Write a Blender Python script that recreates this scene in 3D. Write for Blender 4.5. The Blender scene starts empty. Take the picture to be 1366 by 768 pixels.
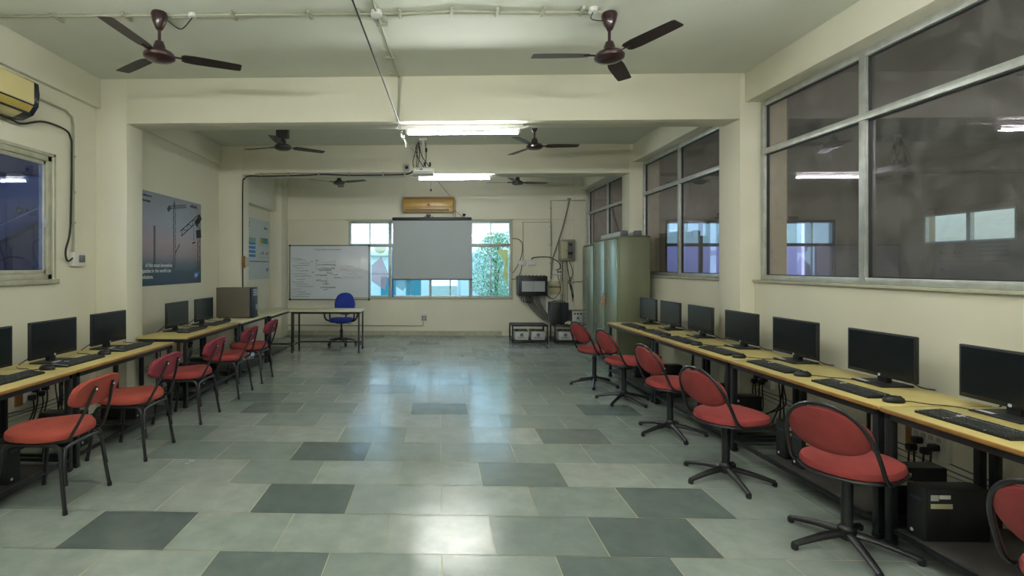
import bpy, bmesh, math, random
from mathutils import Vector, Matrix
R = math.radians
random.seed(7)
S = bpy.context.scene
COL = S.collection

# ------------------------------------------------------------------ camera, world, exposure
F_PX = 670.0
cam = bpy.data.objects.new('camera', bpy.data.cameras.new('camera')); COL.objects.link(cam)
cam.location = (0, 0, 1.53); cam.rotation_euler = (R(90), 0, R(1.5))
cam.data.sensor_width = 36; cam.data.lens = F_PX / 1366 * 36
cam.data.shift_x = (683 - 567.5) / 1366; cam.data.shift_y = -(384 - 355) / 1366
cam.data.clip_start = 0.05
S.camera = cam
S.view_settings.view_transform = 'Standard'; S.view_settings.look = 'None'
S.view_settings.gamma = 1; S.view_settings.use_curve_mapping = False
S.view_settings.exposure = 1.5
W = bpy.data.worlds.new('sky'); S.world = W; W.use_nodes = True
nt = W.node_tree; bg = nt.nodes['Background']
tc = nt.nodes.new('ShaderNodeTexCoord'); sx = nt.nodes.new('ShaderNodeSeparateXYZ'); cr = nt.nodes.new('ShaderNodeValToRGB')
nt.links.new(tc.outputs['Generated'], sx.inputs[0]); nt.links.new(sx.outputs['Z'], cr.inputs[0]); nt.links.new(cr.outputs[0], bg.inputs[0])
cr.color_ramp.elements[0].position = 0.0; cr.color_ramp.elements[0].color = (0.33, 0.50, 0.58, 1)
cr.color_ramp.elements[1].position = 0.6; cr.color_ramp.elements[1].color = (0.22, 0.42, 0.66, 1)
bg.inputs['Strength'].default_value = 1.6
TUBE_POWER = 13.0

# ------------------------------------------------------------------ materials
def hx(h):
    h = h.lstrip('#'); v = [int(h[i:i+2], 16) / 255 for i in (0, 2, 4)]
    return tuple(c / 12.92 if c <= .04045 else ((c + .055) / 1.055) ** 2.4 for c in v) + (1,)
MATS = {}
def mat(name, col, rough=.5, metal=0, noise=0, nscale=8, bump=0, bscale=60, spec=None, coat=0, rnoise=0, detail=4):
    """principled with optional mottling of colour, roughness and bump"""
    m = bpy.data.materials.new(name); m.use_nodes = True; t = m.node_tree; b = t.nodes['Principled BSDF']
    c = hx(col) if isinstance(col, str) else tuple(col) + (1,)
    b.inputs['Base Color'].default_value = c; b.inputs['Roughness'].default_value = rough; b.inputs['Metallic'].default_value = metal
    if spec is not None: b.inputs['Specular IOR Level'].default_value = spec
    if coat: b.inputs['Coat Weight'].default_value = coat
    o = t.nodes.new('ShaderNodeTexCoord')
    if noise or rnoise:
        n = t.nodes.new('ShaderNodeTexNoise'); n.inputs['Scale'].default_value = nscale; n.inputs['Detail'].default_value = detail
        t.links.new(o.outputs['Object'], n.inputs['Vector'])
    if noise:
        r = t.nodes.new('ShaderNodeValToRGB')
        r.color_ramp.elements[0].position = .3; r.color_ramp.elements[1].position = .7
        r.color_ramp.elements[0].color = tuple(x * (1 - noise) for x in c[:3]) + (1,)
        r.color_ramp.elements[1].color = tuple(min(1, x * (1 + noise)) for x in c[:3]) + (1,)
        t.links.new(n.outputs['Fac'], r.inputs[0]); t.links.new(r.outputs[0], b.inputs['Base Color'])
    if rnoise:
        mr = t.nodes.new('ShaderNodeMapRange'); mr.inputs['From Min'].default_value = .3; mr.inputs['From Max'].default_value = .7
        mr.inputs['To Min'].default_value = max(0.02, rough - rnoise); mr.inputs['To Max'].default_value = rough + rnoise
        t.links.new(n.outputs['Fac'], mr.inputs['Value']); t.links.new(mr.outputs[0], b.inputs['Roughness'])
    if bump:
        n2 = t.nodes.new('ShaderNodeTexNoise'); n2.inputs['Scale'].default_value = bscale; n2.inputs['Detail'].default_value = 6
        t.links.new(o.outputs['Object'], n2.inputs['Vector'])
        bu = t.nodes.new('ShaderNodeBump'); bu.inputs['Strength'].default_value = bump; bu.inputs['Distance'].default_value = .01
        t.links.new(n2.outputs['Fac'], bu.inputs['Height']); t.links.new(bu.outputs[0], b.inputs['Normal'])
    MATS[name] = m
    return m
def emis(name, col, st):
    m = bpy.data.materials.new(name); m.use_nodes = True; t = m.node_tree; t.nodes.clear()
    e = t.nodes.new('ShaderNodeEmission'); e.inputs[0].default_value = tuple(col) + (1,); e.inputs[1].default_value = st
    o = t.nodes.new('ShaderNodeOutputMaterial'); t.links.new(e.outputs[0], o.inputs[0]); MATS[name] = m; return m
def glass(name, tint, f0, f90, gtint=(1, 1, 1), dirt=0.0, rough=.02, dcol=(.5, .5, .5)):
    """flat window glass: tinted see-through plus mirror reflection that grows towards grazing, with smears of dust"""
    m = bpy.data.materials.new(name); m.use_nodes = True; t = m.node_tree; t.nodes.clear()
    tr = t.nodes.new('ShaderNodeBsdfTransparent'); tr.inputs[0].default_value = tuple(tint) + (1,)
    gl = t.nodes.new('ShaderNodeBsdfGlossy'); gl.inputs['Color'].default_value = tuple(gtint) + (1,); gl.inputs['Roughness'].default_value = rough
    lw = t.nodes.new('ShaderNodeLayerWeight'); lw.inputs['Blend'].default_value = .5
    pw = t.nodes.new('ShaderNodeMath'); pw.operation = 'POWER'; pw.inputs[1].default_value = 3
    mr = t.nodes.new('ShaderNodeMapRange'); mr.inputs['To Min'].default_value = f0; mr.inputs['To Max'].default_value = f90
    mx = t.nodes.new('ShaderNodeMixShader'); out = t.nodes.new('ShaderNodeOutputMaterial')
    t.links.new(lw.outputs['Facing'], pw.inputs[0]); t.links.new(pw.outputs[0], mr.inputs['Value']); t.links.new(mr.outputs[0], mx.inputs[0])
    t.links.new(tr.outputs[0], mx.inputs[1]); t.links.new(gl.outputs[0], mx.inputs[2])
    last = mx
    if dirt:
        tc = t.nodes.new('ShaderNodeTexCoord'); n = t.nodes.new('ShaderNodeTexNoise'); n.inputs['Scale'].default_value = 2.6; n.inputs['Detail'].default_value = 9
        n.inputs['Roughness'].default_value = .68; n.inputs['Distortion'].default_value = 1.2
        r = t.nodes.new('ShaderNodeValToRGB'); r.color_ramp.elements[0].position = .42; r.color_ramp.elements[0].color = (dirt * .25,) * 3 + (1,)
        r.color_ramp.elements[1].position = .78; r.color_ramp.elements[1].color = (dirt,) * 3 + (1,)
        t.links.new(tc.outputs['Object'], n.inputs['Vector']); t.links.new(n.outputs['Fac'], r.inputs[0])
        d = t.nodes.new('ShaderNodeBsdfDiffuse'); d.inputs[0].default_value = tuple(dcol) + (1,)
        m2 = t.nodes.new('ShaderNodeMixShader'); t.links.new(r.outputs[0], m2.inputs[0]); t.links.new(mx.outputs[0], m2.inputs[1]); t.links.new(d.outputs[0], m2.inputs[2]); last = m2
    t.links.new(last.outputs[0], out.inputs[0]); MATS[name] = m; return m

WALLC = '#d7d4c0'
mat('wall', WALLC, .55, noise=.03, nscale=1.6, bump=.05, bscale=25)
mat('ceil', '#c8cbbc', .7, noise=.05, nscale=1.2, bump=.12, bscale=7)
mat('back_wall', WALLC, .6, noise=.04, nscale=1.4, bump=.05, bscale=25)
mat('grout', '#a09c82', .8, noise=.4, nscale=2.1, detail=3)
mat('frame_alu', '#b9bdb8', .38, metal=.55, noise=.12, nscale=14)
mat('frame_dark', '#2a2c2b', .5)  # dark pane gaskets and the dark frame of the next room's window
mat('sill_old', '#a8a893', .6, noise=.15, nscale=9)
mat('black_metal', '#16191c', .38, noise=.2, nscale=30, rnoise=.1)
mat('black_worn', '#18191b', .36, noise=.12, nscale=30, rnoise=.05)
mat('rust', '#5c3c24', .6, metal=.3, noise=.3, nscale=40)
mat('table_top', '#beae70', .42, noise=.07, nscale=4, spec=.4)
mat('table_cream', '#cfcba6', .42, noise=.05, nscale=4)
mat('table_edge', '#8c6530', .45, noise=.18, nscale=14)
mat('shelf_board', '#3a3835', .6, noise=.3, nscale=6)
mat('red_fabric', '#883331', .85, noise=.14, nscale=7, bump=.25, bscale=9)
mat('red_orange', '#943e31', .85, noise=.16, nscale=7, bump=.25, bscale=9)
mat('red_crimson', '#7f2b3a', .85, noise=.14, nscale=7, bump=.25, bscale=9)
mat('plastic_black', '#121416', .45, noise=.1, nscale=20)
mat('plastic_matte', '#17191a', .6)
mat('key', '#303334', .5)
mat('keygap', '#a4a6a4', .6)
mat('screen', '#11181c', .22, spec=.5)
mat('badge', '#b9c3cc', .4)
mat('blue_ink', '#24508c', .4)
mat('blade', '#2a2021', .4, noise=.2, nscale=18)
mat('fan_brown', '#2b1114', .28, noise=.15, nscale=20, coat=.4)
mat('fan_grey', '#3e3836', .4)
mat('white_plastic', '#cfcfc8', .4)
mat('pipe_cream', '#9a9b86', .5, noise=.08, nscale=10)
mat('cable_black', '#141414', .5)
mat('cable_grey', '#6d6d66', .55)
mat('cable_brown', '#33261f', .55)
mat('locker', '#6b7057', .38, metal=.1, noise=.07, nscale=3, rnoise=.05)
mat('locker_door', '#8b9684', .26, metal=.4, bump=.12, bscale=2.2)
mat('locker_dark', '#23261f', .6)
mat('rusty_handle', '#a08264', .5, noise=.3, nscale=30)
mat('ac_cream', '#cabd86', .35, noise=.04, nscale=3)
mat('ac_cream2', '#b39f52', .35)
mat('ac_navy', '#151c2a', .25)
mat('ac_gold', '#b48f4b', .3, noise=.1, nscale=6)
mat('ac_gold_dark', '#6b4f22', .5)
mat('board_white', '#d6dde4', .25, noise=.03, nscale=3)
mat('board_frame', '#6d7173', .4, metal=.5)
mat('ink_grey', '#39404c', .6)
mat('ink_red', '#a57a84', .6)
mat('screen_cloth', '#a9b1b4', .8, noise=.02, nscale=2)
mat('chair_blue', '#22399a', .8, noise=.15, nscale=14, bump=.2, bscale=60)
mat('case_grey', '#5c574b', .5, noise=.06, nscale=6)
mat('case_front', '#1e2c3a', .4, noise=.3, nscale=30)
mat('case_light', '#8a98a4', .45)
mat('navy_box', '#1d2229', .5, noise=.1, nscale=8)
mat('net_front', '#9ea4a6', .35)
mat('battery', '#b0b2ae', .5, noise=.06, nscale=6)
mat('box_grey', '#aaaca9', .5)
mat('box_side', '#5c5f62', .5)
mat('panel_beige', '#b6b08e', .5)
mat('steel_grey', '#8d8d7c', .45, metal=.2, noise=.08, nscale=7)
mat('wood_block', '#8a5f2e', .6, noise=.25, nscale=20)
mat('paper', '#cfcfca', .7)
mat('poster_white', '#b9c2c5', .45)
mat('poster_blue', '#2a7fc0', .5)
mat('poster_green', '#5d9a62', .5)
mat('poster_teal', '#2d8794', .5)
mat('poster_yellow', '#c4a23a', .5)
mat('crane', '#26323b', .55)
mat('crane_far', '#4d5560', .55)
mat('text_white', '#d8dad8', .5)
mat('text_dark', '#20282f', .5)
mat('text_orange', '#d99a2b', .5)
mat('sap_blue', '#2f6fb8', .4)
mat('skin_bag', '#a8aaa8', .3)
mat('outer_wall', '#dfe6e4', .8, noise=.06, nscale=1)
mat('outer_cream', '#fff0df', .8)
mat('ground', '#8a9078', .9, noise=.2, nscale=2)
mat('leaf', '#98bd8c', .6, noise=.35, nscale=3)
mat('bark', '#5b4a38', .9)
mat('adj_wall', '#a39880', .7, noise=.06, nscale=1.2)
mat('adj_dark', '#4a4642', .7)
mat('corr_wall', '#b4b6d0', .7, noise=.04, nscale=2)
mat('corr_dark', '#3b4468', .7)
mat('bag_print', '#9aa4b0', .4, noise=.7, nscale=26)
mat('sack_white', '#aeb6bd', .5); mat('led_red', '#b02018', .4)
emis('tube_glow', (.98, 1.0, .97), 66.0)
glass('glass_right', (.72, .66, .57), .13, .72, (.9, .85, 1.0), dirt=.24, dcol=(.60, .59, .56))
glass('glass_left', (.46, .48, .92), .15, .6, (.8, .85, 1.0), dirt=.05)
glass('glass_back', (.88, .97, 1.0), .05, .5)

def poster_sky():
    m = bpy.data.materials.new('poster_dusk'); m.use_nodes = True; t = m.node_tree; b = t.nodes['Principled BSDF']
    b.inputs['Roughness'].default_value = .35
    o = t.nodes.new('ShaderNodeTexCoord'); s = t.nodes.new('ShaderNodeSeparateXYZ'); mr = t.nodes.new('ShaderNodeMapRange'); r = t.nodes.new('ShaderNodeValToRGB')
    mr.inputs['From Min'].default_value = 0; mr.inputs['From Max'].default_value = 1.18
    t.links.new(o.outputs['Object'], s.inputs[0]); t.links.new(s.outputs['Z'], mr.inputs['Value']); t.links.new(mr.outputs[0], r.inputs[0]); t.links.new(r.outputs[0], b.inputs['Base Color'])
    e = r.color_ramp.elements; e[0].position = 0; e[0].color = hx('#22384a'); e[1].position = 1; e[1].color = hx('#848c98')
    for p, c in ((.14, '#2c4252'), (.24, '#5b6472'), (.34, '#8e8084'), (.48, '#a08a92'), (.7, '#8f93a0')):
        x = e.new(p); x.color = hx(c)
    MATS['poster_dusk'] = m
poster_sky()

def slab_material():
    """honed grey-green stone: every slab has its own tone, plus veins, scuffs and an uneven polish"""
    m = bpy.data.materials.new('stone_slab'); m.use_nodes = True; t = m.node_tree; b = t.nodes['Principled BSDF']; L = t.links.new
    at = t.nodes.new('ShaderNodeAttribute'); at.attribute_name = 'tone'
    r = t.nodes.new('ShaderNodeValToRGB'); e = r.color_ramp.elements
    e[0].position = 0; e[0].color = hx('#5b6765'); e[1].position = 1; e[1].color = hx('#a9b0a9')
    x = e.new(.35); x.color = hx('#818d87'); x = e.new(.65); x.color = hx('#959f98')
    L(at.outputs['Fac'], r.inputs[0])
    o = t.nodes.new('ShaderNodeTexCoord')
    n = t.nodes.new('ShaderNodeTexNoise'); n.inputs['Scale'].default_value = 6; n.inputs['Detail'].default_value = 8; n.inputs['Roughness'].default_value = .62; n.inputs['Distortion'].default_value = .15
    L(o.outputs['Object'], n.inputs['Vector'])
    r2 = t.nodes.new('ShaderNodeValToRGB'); r2.color_ramp.interpolation = 'EASE'; r2.color_ramp.elements[0].position = .2; r2.color_ramp.elements[0].color = (.50, .54, .54, 1)
    r2.color_ramp.elements[1].position = .85; r2.color_ramp.elements[1].color = (1.0, .99, .97, 1)
    L(n.outputs['Fac'], r2.inputs[0])
    mx = t.nodes.new('ShaderNodeMix'); mx.data_type = 'RGBA'; mx.blend_type = 'MULTIPLY'; mx.inputs['Factor'].default_value = .6
    L(r.outputs[0], mx.inputs['A']); L(r2.outputs[0], mx.inputs['B']); L(mx.outputs['Result'], b.inputs['Base Color'])
    n3 = t.nodes.new('ShaderNodeTexNoise'); n3.inputs['Scale'].default_value = 2.2; n3.inputs['Detail'].default_value = 7; n3.inputs['Roughness'].default_value = .7
    L(o.outputs['Object'], n3.inputs['Vector'])
    mr = t.nodes.new('ShaderNodeMapRange'); mr.inputs['From Min'].default_value = .3; mr.inputs['From Max'].default_value = .7; mr.inputs['To Min'].default_value = .13; mr.inputs['To Max'].default_value = .28
    L(n3.outputs['Fac'], mr.inputs['Value']); L(mr.outputs[0], b.inputs['Roughness'])
    n4 = t.nodes.new('ShaderNodeTexNoise'); n4.inputs['Scale'].default_value = 9; n4.inputs['Detail'].default_value = 5
    L(o.outputs['Object'], n4.inputs['Vector'])
    bu = t.nodes.new('ShaderNodeBump'); bu.inputs['Strength'].default_value = .07; bu.inputs['Distance'].default_value = .012
    L(n4.outputs['Fac'], bu.inputs['Height']); L(bu.outputs[0], b.inputs['Normal'])
    b.inputs['Specular IOR Level'].default_value = .95
    MATS['stone_slab'] = m
slab_material()

# ------------------------------------------------------------------ mesh helpers
class MB:
    def __init__(s): s.bm = bmesh.new(); s.names = []
    def mi(s, m):
        if m not in s.names: s.names.append(m)
        return s.names.index(m)
    def _tag(s, faces, m):
        i = s.mi(m)
        for f in faces: f.material_index = i
    def box(s, x0, x1, y0, y1, z0, z1, m, bev=0, rot=None, seg=2):
        r = bmesh.ops.create_cube(s.bm, size=1); vs = r['verts']
        M = Matrix.Translation(((x0+x1)/2, (y0+y1)/2, (z0+z1)/2)) @ (rot.to_4x4() if rot else Matrix.Identity(4)) @ Matrix.Diagonal((abs(x1-x0), abs(y1-y0), abs(z1-z0), 1))
        bmesh.ops.transform(s.bm, matrix=M, verts=vs)
        fs = set(f for v in vs for f in v.link_faces)
        if bev:
            es = list(set(e for v in vs for e in v.link_edges))
            rr = bmesh.ops.bevel(s.bm, geom=es, offset=min(bev, .49*min(abs(x1-x0), abs(y1-y0), abs(z1-z0))), segments=seg, affect='EDGES', profile=.5)
            fs = set(f for f in fs if f.is_valid) | set(rr['faces'])
        s._tag(fs, m); return s
    def ring_strip(s, rings, m, close=True, cap=True):
        vr = [[s.bm.verts.new(p) for p in r] for r in rings]; fs = []; n = len(vr[0])
        for a, b in zip(vr, vr[1:]):
            for i in range(n if close else n - 1):
                j = (i + 1) % n
                try: fs.append(s.bm.faces.new((a[i], a[j], b[j], b[i])))
                except ValueError: pass
        if cap and close:
            for r, rev in ((vr[0], True), (vr[-1], False)):
                try: fs.append(s.bm.faces.new(list(reversed(r)) if rev else r))
                except ValueError: pass
        s._tag(fs, m); return s
    def tube(s, pts, r, m, seg=8, closed=False, smooth=0, flat=1.0, r1=None):
        P = [Vector(p) for p in pts]
        if smooth and len(P) > 2:
            Q = []; n = len(P); rng = range(n if closed else n - 1)
            for i in rng:
                p0 = P[(i-1) % n] if (closed or i > 0) else P[i]; p1 = P[i]; p2 = P[(i+1) % n]; p3 = P[(i+2) % n] if (closed or i + 2 < n) else p2
                for k in range(smooth):
                    u = k / smooth
                    Q.append(.5*((2*p1) + (p2-p0)*u + (2*p0-5*p1+4*p2-p3)*u*u + (3*p1-p0-3*p2+p3)*u**3))
            if not closed: Q.append(P[-1])
            P = Q
        n = len(P); rings = []; nrm = None
        for i in range(n):
            a = P[(i-1) % n] if (closed or i > 0) else P[i]; b = P[(i+1) % n] if (closed or i < n - 1) else P[i]
            d = (b - a)
            if d.length < 1e-7: d = Vector((0, 0, 1))
            d.normalize()
            if nrm is None: nrm = d.orthogonal().normalized()
            else:
                nrm = nrm - d * nrm.dot(d)
                nrm = nrm.normalized() if nrm.length > 1e-6 else d.orthogonal().normalized()
            bi = d.cross(nrm); rr = r if r1 is None else r + (r1 - r) * i / (n - 1)
            rings.append([P[i] + nrm*rr*math.cos(2*math.pi*k/seg) + bi*rr*flat*math.sin(2*math.pi*k/seg) for k in range(seg)])
        if closed: rings.append(rings[0])
        return s.ring_strip(rings, m, cap=not closed)
    def cyl(s, p0, p1, r, m, seg=16, r1=None): return s.tube([p0, p1], r, m, seg, r1=r1)
    def lathe(s, prof, c, m, seg=24, axis='z'):
        rings = []
        for r, h in prof:
            ring = []
            for k in range(seg):
                a = 2*math.pi*k/seg; u, v = max(r, 1e-4)*math.cos(a), max(r, 1e-4)*math.sin(a)
                p = {'z': (u, v, h), 'x': (h, u, v), 'y': (u, h, v)}[axis]
                ring.append((c[0]+p[0], c[1]+p[1], c[2]+p[2]))
            rings.append(ring)
        return s.ring_strip(rings, m)
    def prism(s, poly, f0, f1, m):
        """poly: 2-D points; f0/f1 map a point to the two 3-D faces"""
        return s.ring_strip([[f0(p) for p in poly], [f1(p) for p in poly]], m)
    def pad(s, outline, prof, fn, m):
        """cushion: closed outline scaled by prof [(scale, height)], each point mapped by fn(u, v, h)"""
        return s.ring_strip([[fn(u*k, v*k, h) for u, v in outline] for k, h in prof], m)
    def build(s, name, parent=None, smooth=35, loc=None, rotz=0):
        bmesh.ops.recalc_face_normals(s.bm, faces=s.bm.faces)
        me = bpy.data.meshes.new(name); s.bm.to_mesh(me); s.bm.free()
        for n in s.names: me.materials.append(MATS[n])
        if smooth:
            me.shade_smooth(); me.set_sharp_from_angle(angle=R(smooth))
        o = bpy.data.objects.new(name, me); COL.objects.link(o)
        if parent: o.parent = parent
        if loc: o.location = loc
        if rotz: o.rotation_euler = (0, 0, rotz)
        return o
def tag(o, label=None, cat=None, group=None, kind=None):
    for k, v in (('label', label), ('category', cat), ('group', group), ('kind', kind)):
        if v: o[k] = v
    return o
def thing(name, label, cat, loc=(0, 0, 0), rotz=0, group=None, kind=None):
    o = bpy.data.objects.new(name, None); COL.objects.link(o); o.location = loc; o.rotation_euler = (0, 0, rotz); o.empty_display_size = .1
    return tag(o, label, cat, group, kind)
KIDS = {}
def dup(root, loc, rotz, label, group=None, parent=None):
    c = root.copy(); COL.objects.link(c)
    if parent: c.parent = parent
    else:
        c.location = loc; c.rotation_euler = (0, 0, rotz); c['label'] = label
        if group: c['group'] = group
    for ch in list(root.children): dup(ch, None, None, None, None, c)
    return c
def superell(a, b, n=2.5, seg=40, n2=None):
    out = []
    for k in range(seg):
        t = 2*math.pi*k/seg; c, s_ = math.cos(t), math.sin(t); e = (n2 if (n2 and c > 0) else n)
        out.append((a*math.copysign(abs(c)**(2/e), c), b*math.copysign(abs(s_)**(2/e), s_)))
    return out
def text(name, body, size, m, parent, loc, rot, ext=.0008, align='LEFT', xs=1.0, bold=.0):
    cu = bpy.data.curves.new(name, 'FONT'); cu.body = body; cu.size = size; cu.extrude = ext; cu.align_x = align; cu.resolution_u = 3; cu.offset = size*bold
    tmp = bpy.data.objects.new(name + '_tmp', cu); COL.objects.link(tmp)
    dg = bpy.context.evaluated_depsgraph_get(); me = bpy.data.meshes.new_from_object(tmp.evaluated_get(dg))
    bpy.data.objects.remove(tmp); me.materials.clear(); me.materials.append(MATS[m])
    o = bpy.data.objects.new(name, me); COL.objects.link(o); o.parent = parent; o.location = loc; o.rotation_euler = rot; o.scale = (xs, 1, 1)
    return o
def struct(o, label): return tag(o, label, 'building part', kind='structure')

# ------------------------------------------------------------------ the room
XR, XL, YB, YF, HC = 3.22, -3.61, 11.12, -2.2, 3.50
ROWS0, ROWH, TW = 2.67, .42, .598
darks = {(0, -2.07): .02, (0, .90): .04, (1, -1.18): .03, (1, 1.22): .1, (-1, -1.18): .12, (-1, .60): .08, (3, -1.18): .0, (2, .30): .2, (4, .9): .2, (6, 1.5): .15, (6, -.3): .2}
def build_floor():
    bm = bmesh.new(); tone = []
    j = -12
    while True:
        y0 = ROWS0 + j*ROWH; y1 = min(y0 + ROWH, YB)
        if y0 >= YB: break
        rj = random.Random(j*31+5)
        off = -.89 if j % 2 == 0 else -.58
        x = off - 5*TW - TW
        while x < 3.3:
            x0 = x; x1 = x + TW
            a, b_ = max(x0, XL), min(x1, XR + .02)
            if b_ - a > .03:
                g = rj.choice((.0018, .0026, .0026, .0034))
                vs = [bm.verts.new((X, Y, 0)) for X, Y in ((a+g, y0+g), (b_-g, y0+g), (b_-g, y1-g), (a+g, y1-g))]
                f = bm.faces.new(vs); f.material_index = 1
                t = rj.uniform(.38, .9)
                if rj.random() < .10: t = rj.uniform(.2, .4)
                for (dj, dx), v in darks.items():
                    if dj == j and abs(dx - x0) < .2: t = v
                tone.append(t)
            x += TW
        j += 1
    v = [bm.verts.new(p) for p in ((XL, ROWS0-12*ROWH, -.002), (XR+.02, ROWS0-12*ROWH, -.002), (XR+.02, YB, -.002), (XL, YB, -.002))]
    bm.faces.new(v).material_index = 0; tone.append(.5)
    me = bpy.data.meshes.new('floor'); bm.to_mesh(me); bm.free()
    me.materials.append(MATS['grout']); me.materials.append(MATS['stone_slab'])
    at = me.attributes.new('tone', 'FLOAT', 'FACE'); at.data.foreach_set('value', tone)
    o = bpy.data.objects.new('floor', me); COL.objects.link(o); struct(o, 'grey green stone slab floor with dark odd slabs and pale joints')
build_floor()
b = MB(); b.box(XL-.2, 3.45, YF, YB+.2, HC, HC+.15, 'ceil'); struct(b.build('ceiling'), 'pale plastered concrete ceiling slab')

# left wall with its window opening, wall beams
WLY0, WLY1, WLZ0, WLZ1 = 3.05, 4.60, 1.41, 2.55
b = MB()
b.box(XL-.08, XL, YF, WLY0, 0, HC, 'wall'); b.box(XL-.08, XL, WLY1, YB+.2, 0, HC, 'wall')
b.box(XL-.08, XL, WLY0, WLY1, 0, WLZ0, 'wall'); b.box(XL-.08, XL, WLY0, WLY1, WLZ1, HC, 'wall')
struct(b.build('wall_left', smooth=0), 'cream wall on the left with a window and two posters')
b = MB()
for ya, yb in ((YF, 2.23), (2.51, 5.20), (5.48, 8.15)): b.box(XL, -3.56, ya, yb, 3.19, HC, 'wall', bev=.003)
b.box(XL, -3.47, 8.42, 10.65, 2.70, HC, 'wall', bev=.003)
struct(b.build('trim_1'), 'cream beam running along the top of the left wall')
def pillar(n, x0, x1, y0, y1, z1, lab):
    b = MB(); b.box(x0, x1, y0, y1, 0, z1, 'wall', bev=.003); struct(b.build('trim_%d' % n), lab)
pillar(2, XL, -3.28, 5.20, 5.48, HC, 'cream pillar on the left before the crane poster')
pillar(3, XL, -3.21, 8.15, 8.42, HC, 'cream pillar on the left carrying the black cable')
pillar(4, XL, -3.36, 10.65, YB, HC, 'cream corner pillar beside the whiteboard')
pillar(5, XL, -3.28, 2.23, 2.51, HC, 'cream pillar on the left beside the camera')
# right: low wall, sill, pillars, wall beam
b = MB(); b.box(XR, 3.42, YF, YB+.2, 0, 1.37, 'wall'); struct(b.build('wall_right', smooth=0), 'cream low wall on the right under the tall windows')
b = MB(); b.box(3.19, 3.42, 2.6, 5.2, 1.37, 1.392, 'sill_old', bev=.004); b.box(3.19, 3.42, 5.6, 8.15, 1.37, 1.392, 'sill_old', bev=.004); b.box(3.19, 3.42, 8.5, YB, 1.37, 1.392, 'sill_old', bev=.004)
struct(b.build('trim_6'), 'worn grey sill under the right windows')
b = MB()
for ya, yb in ((YF, 2.20), (2.58, 5.20), (5.58, 8.15), (8.49, YB)): b.box(3.12, 3.42, ya, yb, 3.2, HC, 'wall', bev=.003)
struct(b.build('trim_7'), 'cream beam running over the right windows')
pillar(8, 3.07, 3.54, 5.20, 5.58, HC, 'cream pillar between the first and second right windows')
pillar(9, 3.07, 3.54, 8.15, 8.49, HC, 'cream pillar behind the steel cupboards')
pillar(10, 3.07, 3.54, 2.20, 2.58, HC, 'cream pillar on the right beside the camera')
b = MB(); b.box(XR, 3.43, YF, 2.2, 1.37, 3.2, 'wall'); struct(b.build('wall_right_rear', smooth=0), 'cream wall on the right behind the camera')
# cross beams
for n, (y0, y1) in zip((11, 12, 13, 14), ((5.20, 5.48), (8.15, 8.49), (2.23, 2.51), (-.75, -.45))):
    b = MB(); b.box({12: -3.21, 14: -3.56}.get(n, -3.28), 3.12 if n == 14 else 3.07, y0, y1, 3.03, HC, 'wall', bev=.003)
    struct(b.build('trim_%d' % n), {11: 'near cream cross beam carrying the bright tube light', 12: 'far cream cross beam carrying the second tube light', 13: 'cream cross beam above the camera', 14: 'cream cross beam behind the camera'}[n])
# back wall
BX0, BX1, BZ0, BZ1 = -2.0, 1.60, .84, 2.53
b = MB()
b.box(XL, BX0, YB, YB+.22, 0, HC, 'back_wall'); b.box(BX1, 3.43, YB, YB+.22, 0, HC, 'back_wall')
b.box(BX0, BX1, YB, YB+.22, 0, BZ0, 'back_wall'); b.box(BX0, BX1, YB, YB+.22, BZ1, HC, 'back_wall')
b.box(-3.36, 2.96, YB-.035, YB, 2.56, HC, 'back_wall'); b.box(2.96, XR, YB-.05, YB, 0, HC, 'back_wall')
struct(b.build('wall_back', smooth=0), 'cream back wall with whiteboard, window and electrical gear')
b = MB(); b.box(XL, 3.43, YF-.2, YF, 0, HC, 'wall'); struct(b.build('wall_rear', smooth=0), 'cream wall behind the camera')
b = MB()
for x0, x1 in ((-3.36, 1.40), (2.35, 2.96)): b.box(x0, x1, YB-.006, YB, 0, .10, 'wood_dust' if False else 'sill_old')
struct(b.build('baseboard_back', smooth=0), 'stained strip of plaster at the foot of the back wall')

# ------------------------------------------------------------------ windows
def win_right(n, y0, y1, mull, lab):
    t = thing('window_%d' % n, lab, 'window', (3.30, y0, 1.392), kind='structure'); h = 3.2 - 1.392; L = y1 - y0; m = mull - y0
    f = MB()
    for a, c in ((0, .045), (L-.045, L), (m-.03, m+.03)): f.box(-.03, .03, a, c, 0, h, 'frame_alu', bev=.004)
    f.box(-.028, .028, 0, L, 0, .05, 'frame_alu', bev=.004); f.box(-.028, .028, 0, L, h-.06, h, 'frame_alu', bev=.004); f.box(-.034, .028, 0, L, 1.262, 1.318, 'frame_alu', bev=.004)
    for a, c in ((.045, m-.03), (m+.03, L-.045)):
        for z0, z1 in ((.05, 1.262), (1.318, h-.06)):
            g = .007
            f.box(-.004, .02, a, a+g, z0, z1, 'frame_dark'); f.box(-.004, .02, c-g, c, z0, z1, 'frame_dark'); f.box(-.004, .02, a, c, z0, z0+g, 'frame_dark'); f.box(-.004, .02, a, c, z1-g, z1, 'frame_dark')
            p = MB(); p.ring_strip([[(.012, a, z0), (.012, c, z0)], [(.012, a, z1), (.012, c, z1)]], 'glass_right', close=False); p.build('pane', t, smooth=0)
    f.build('window_frame', t)
win_right(1, 2.60, 5.18, 3.97, 'tall grimy window of four panes nearest on the right')
win_right(2, 5.60, 8.13, 6.94, 'tall window of four panes in the middle of the right wall')
win_right(3, 8.51, 11.07, 9.84, 'tall window of four panes over the steel cupboards')
t = thing('window_4', 'aluminium sliding window with dark blue glass on the left wall', 'window', (XL, WLY0, WLZ0), kind='structure')
L, H = WLY1-WLY0, WLZ1-WLZ0
f = MB()
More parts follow.
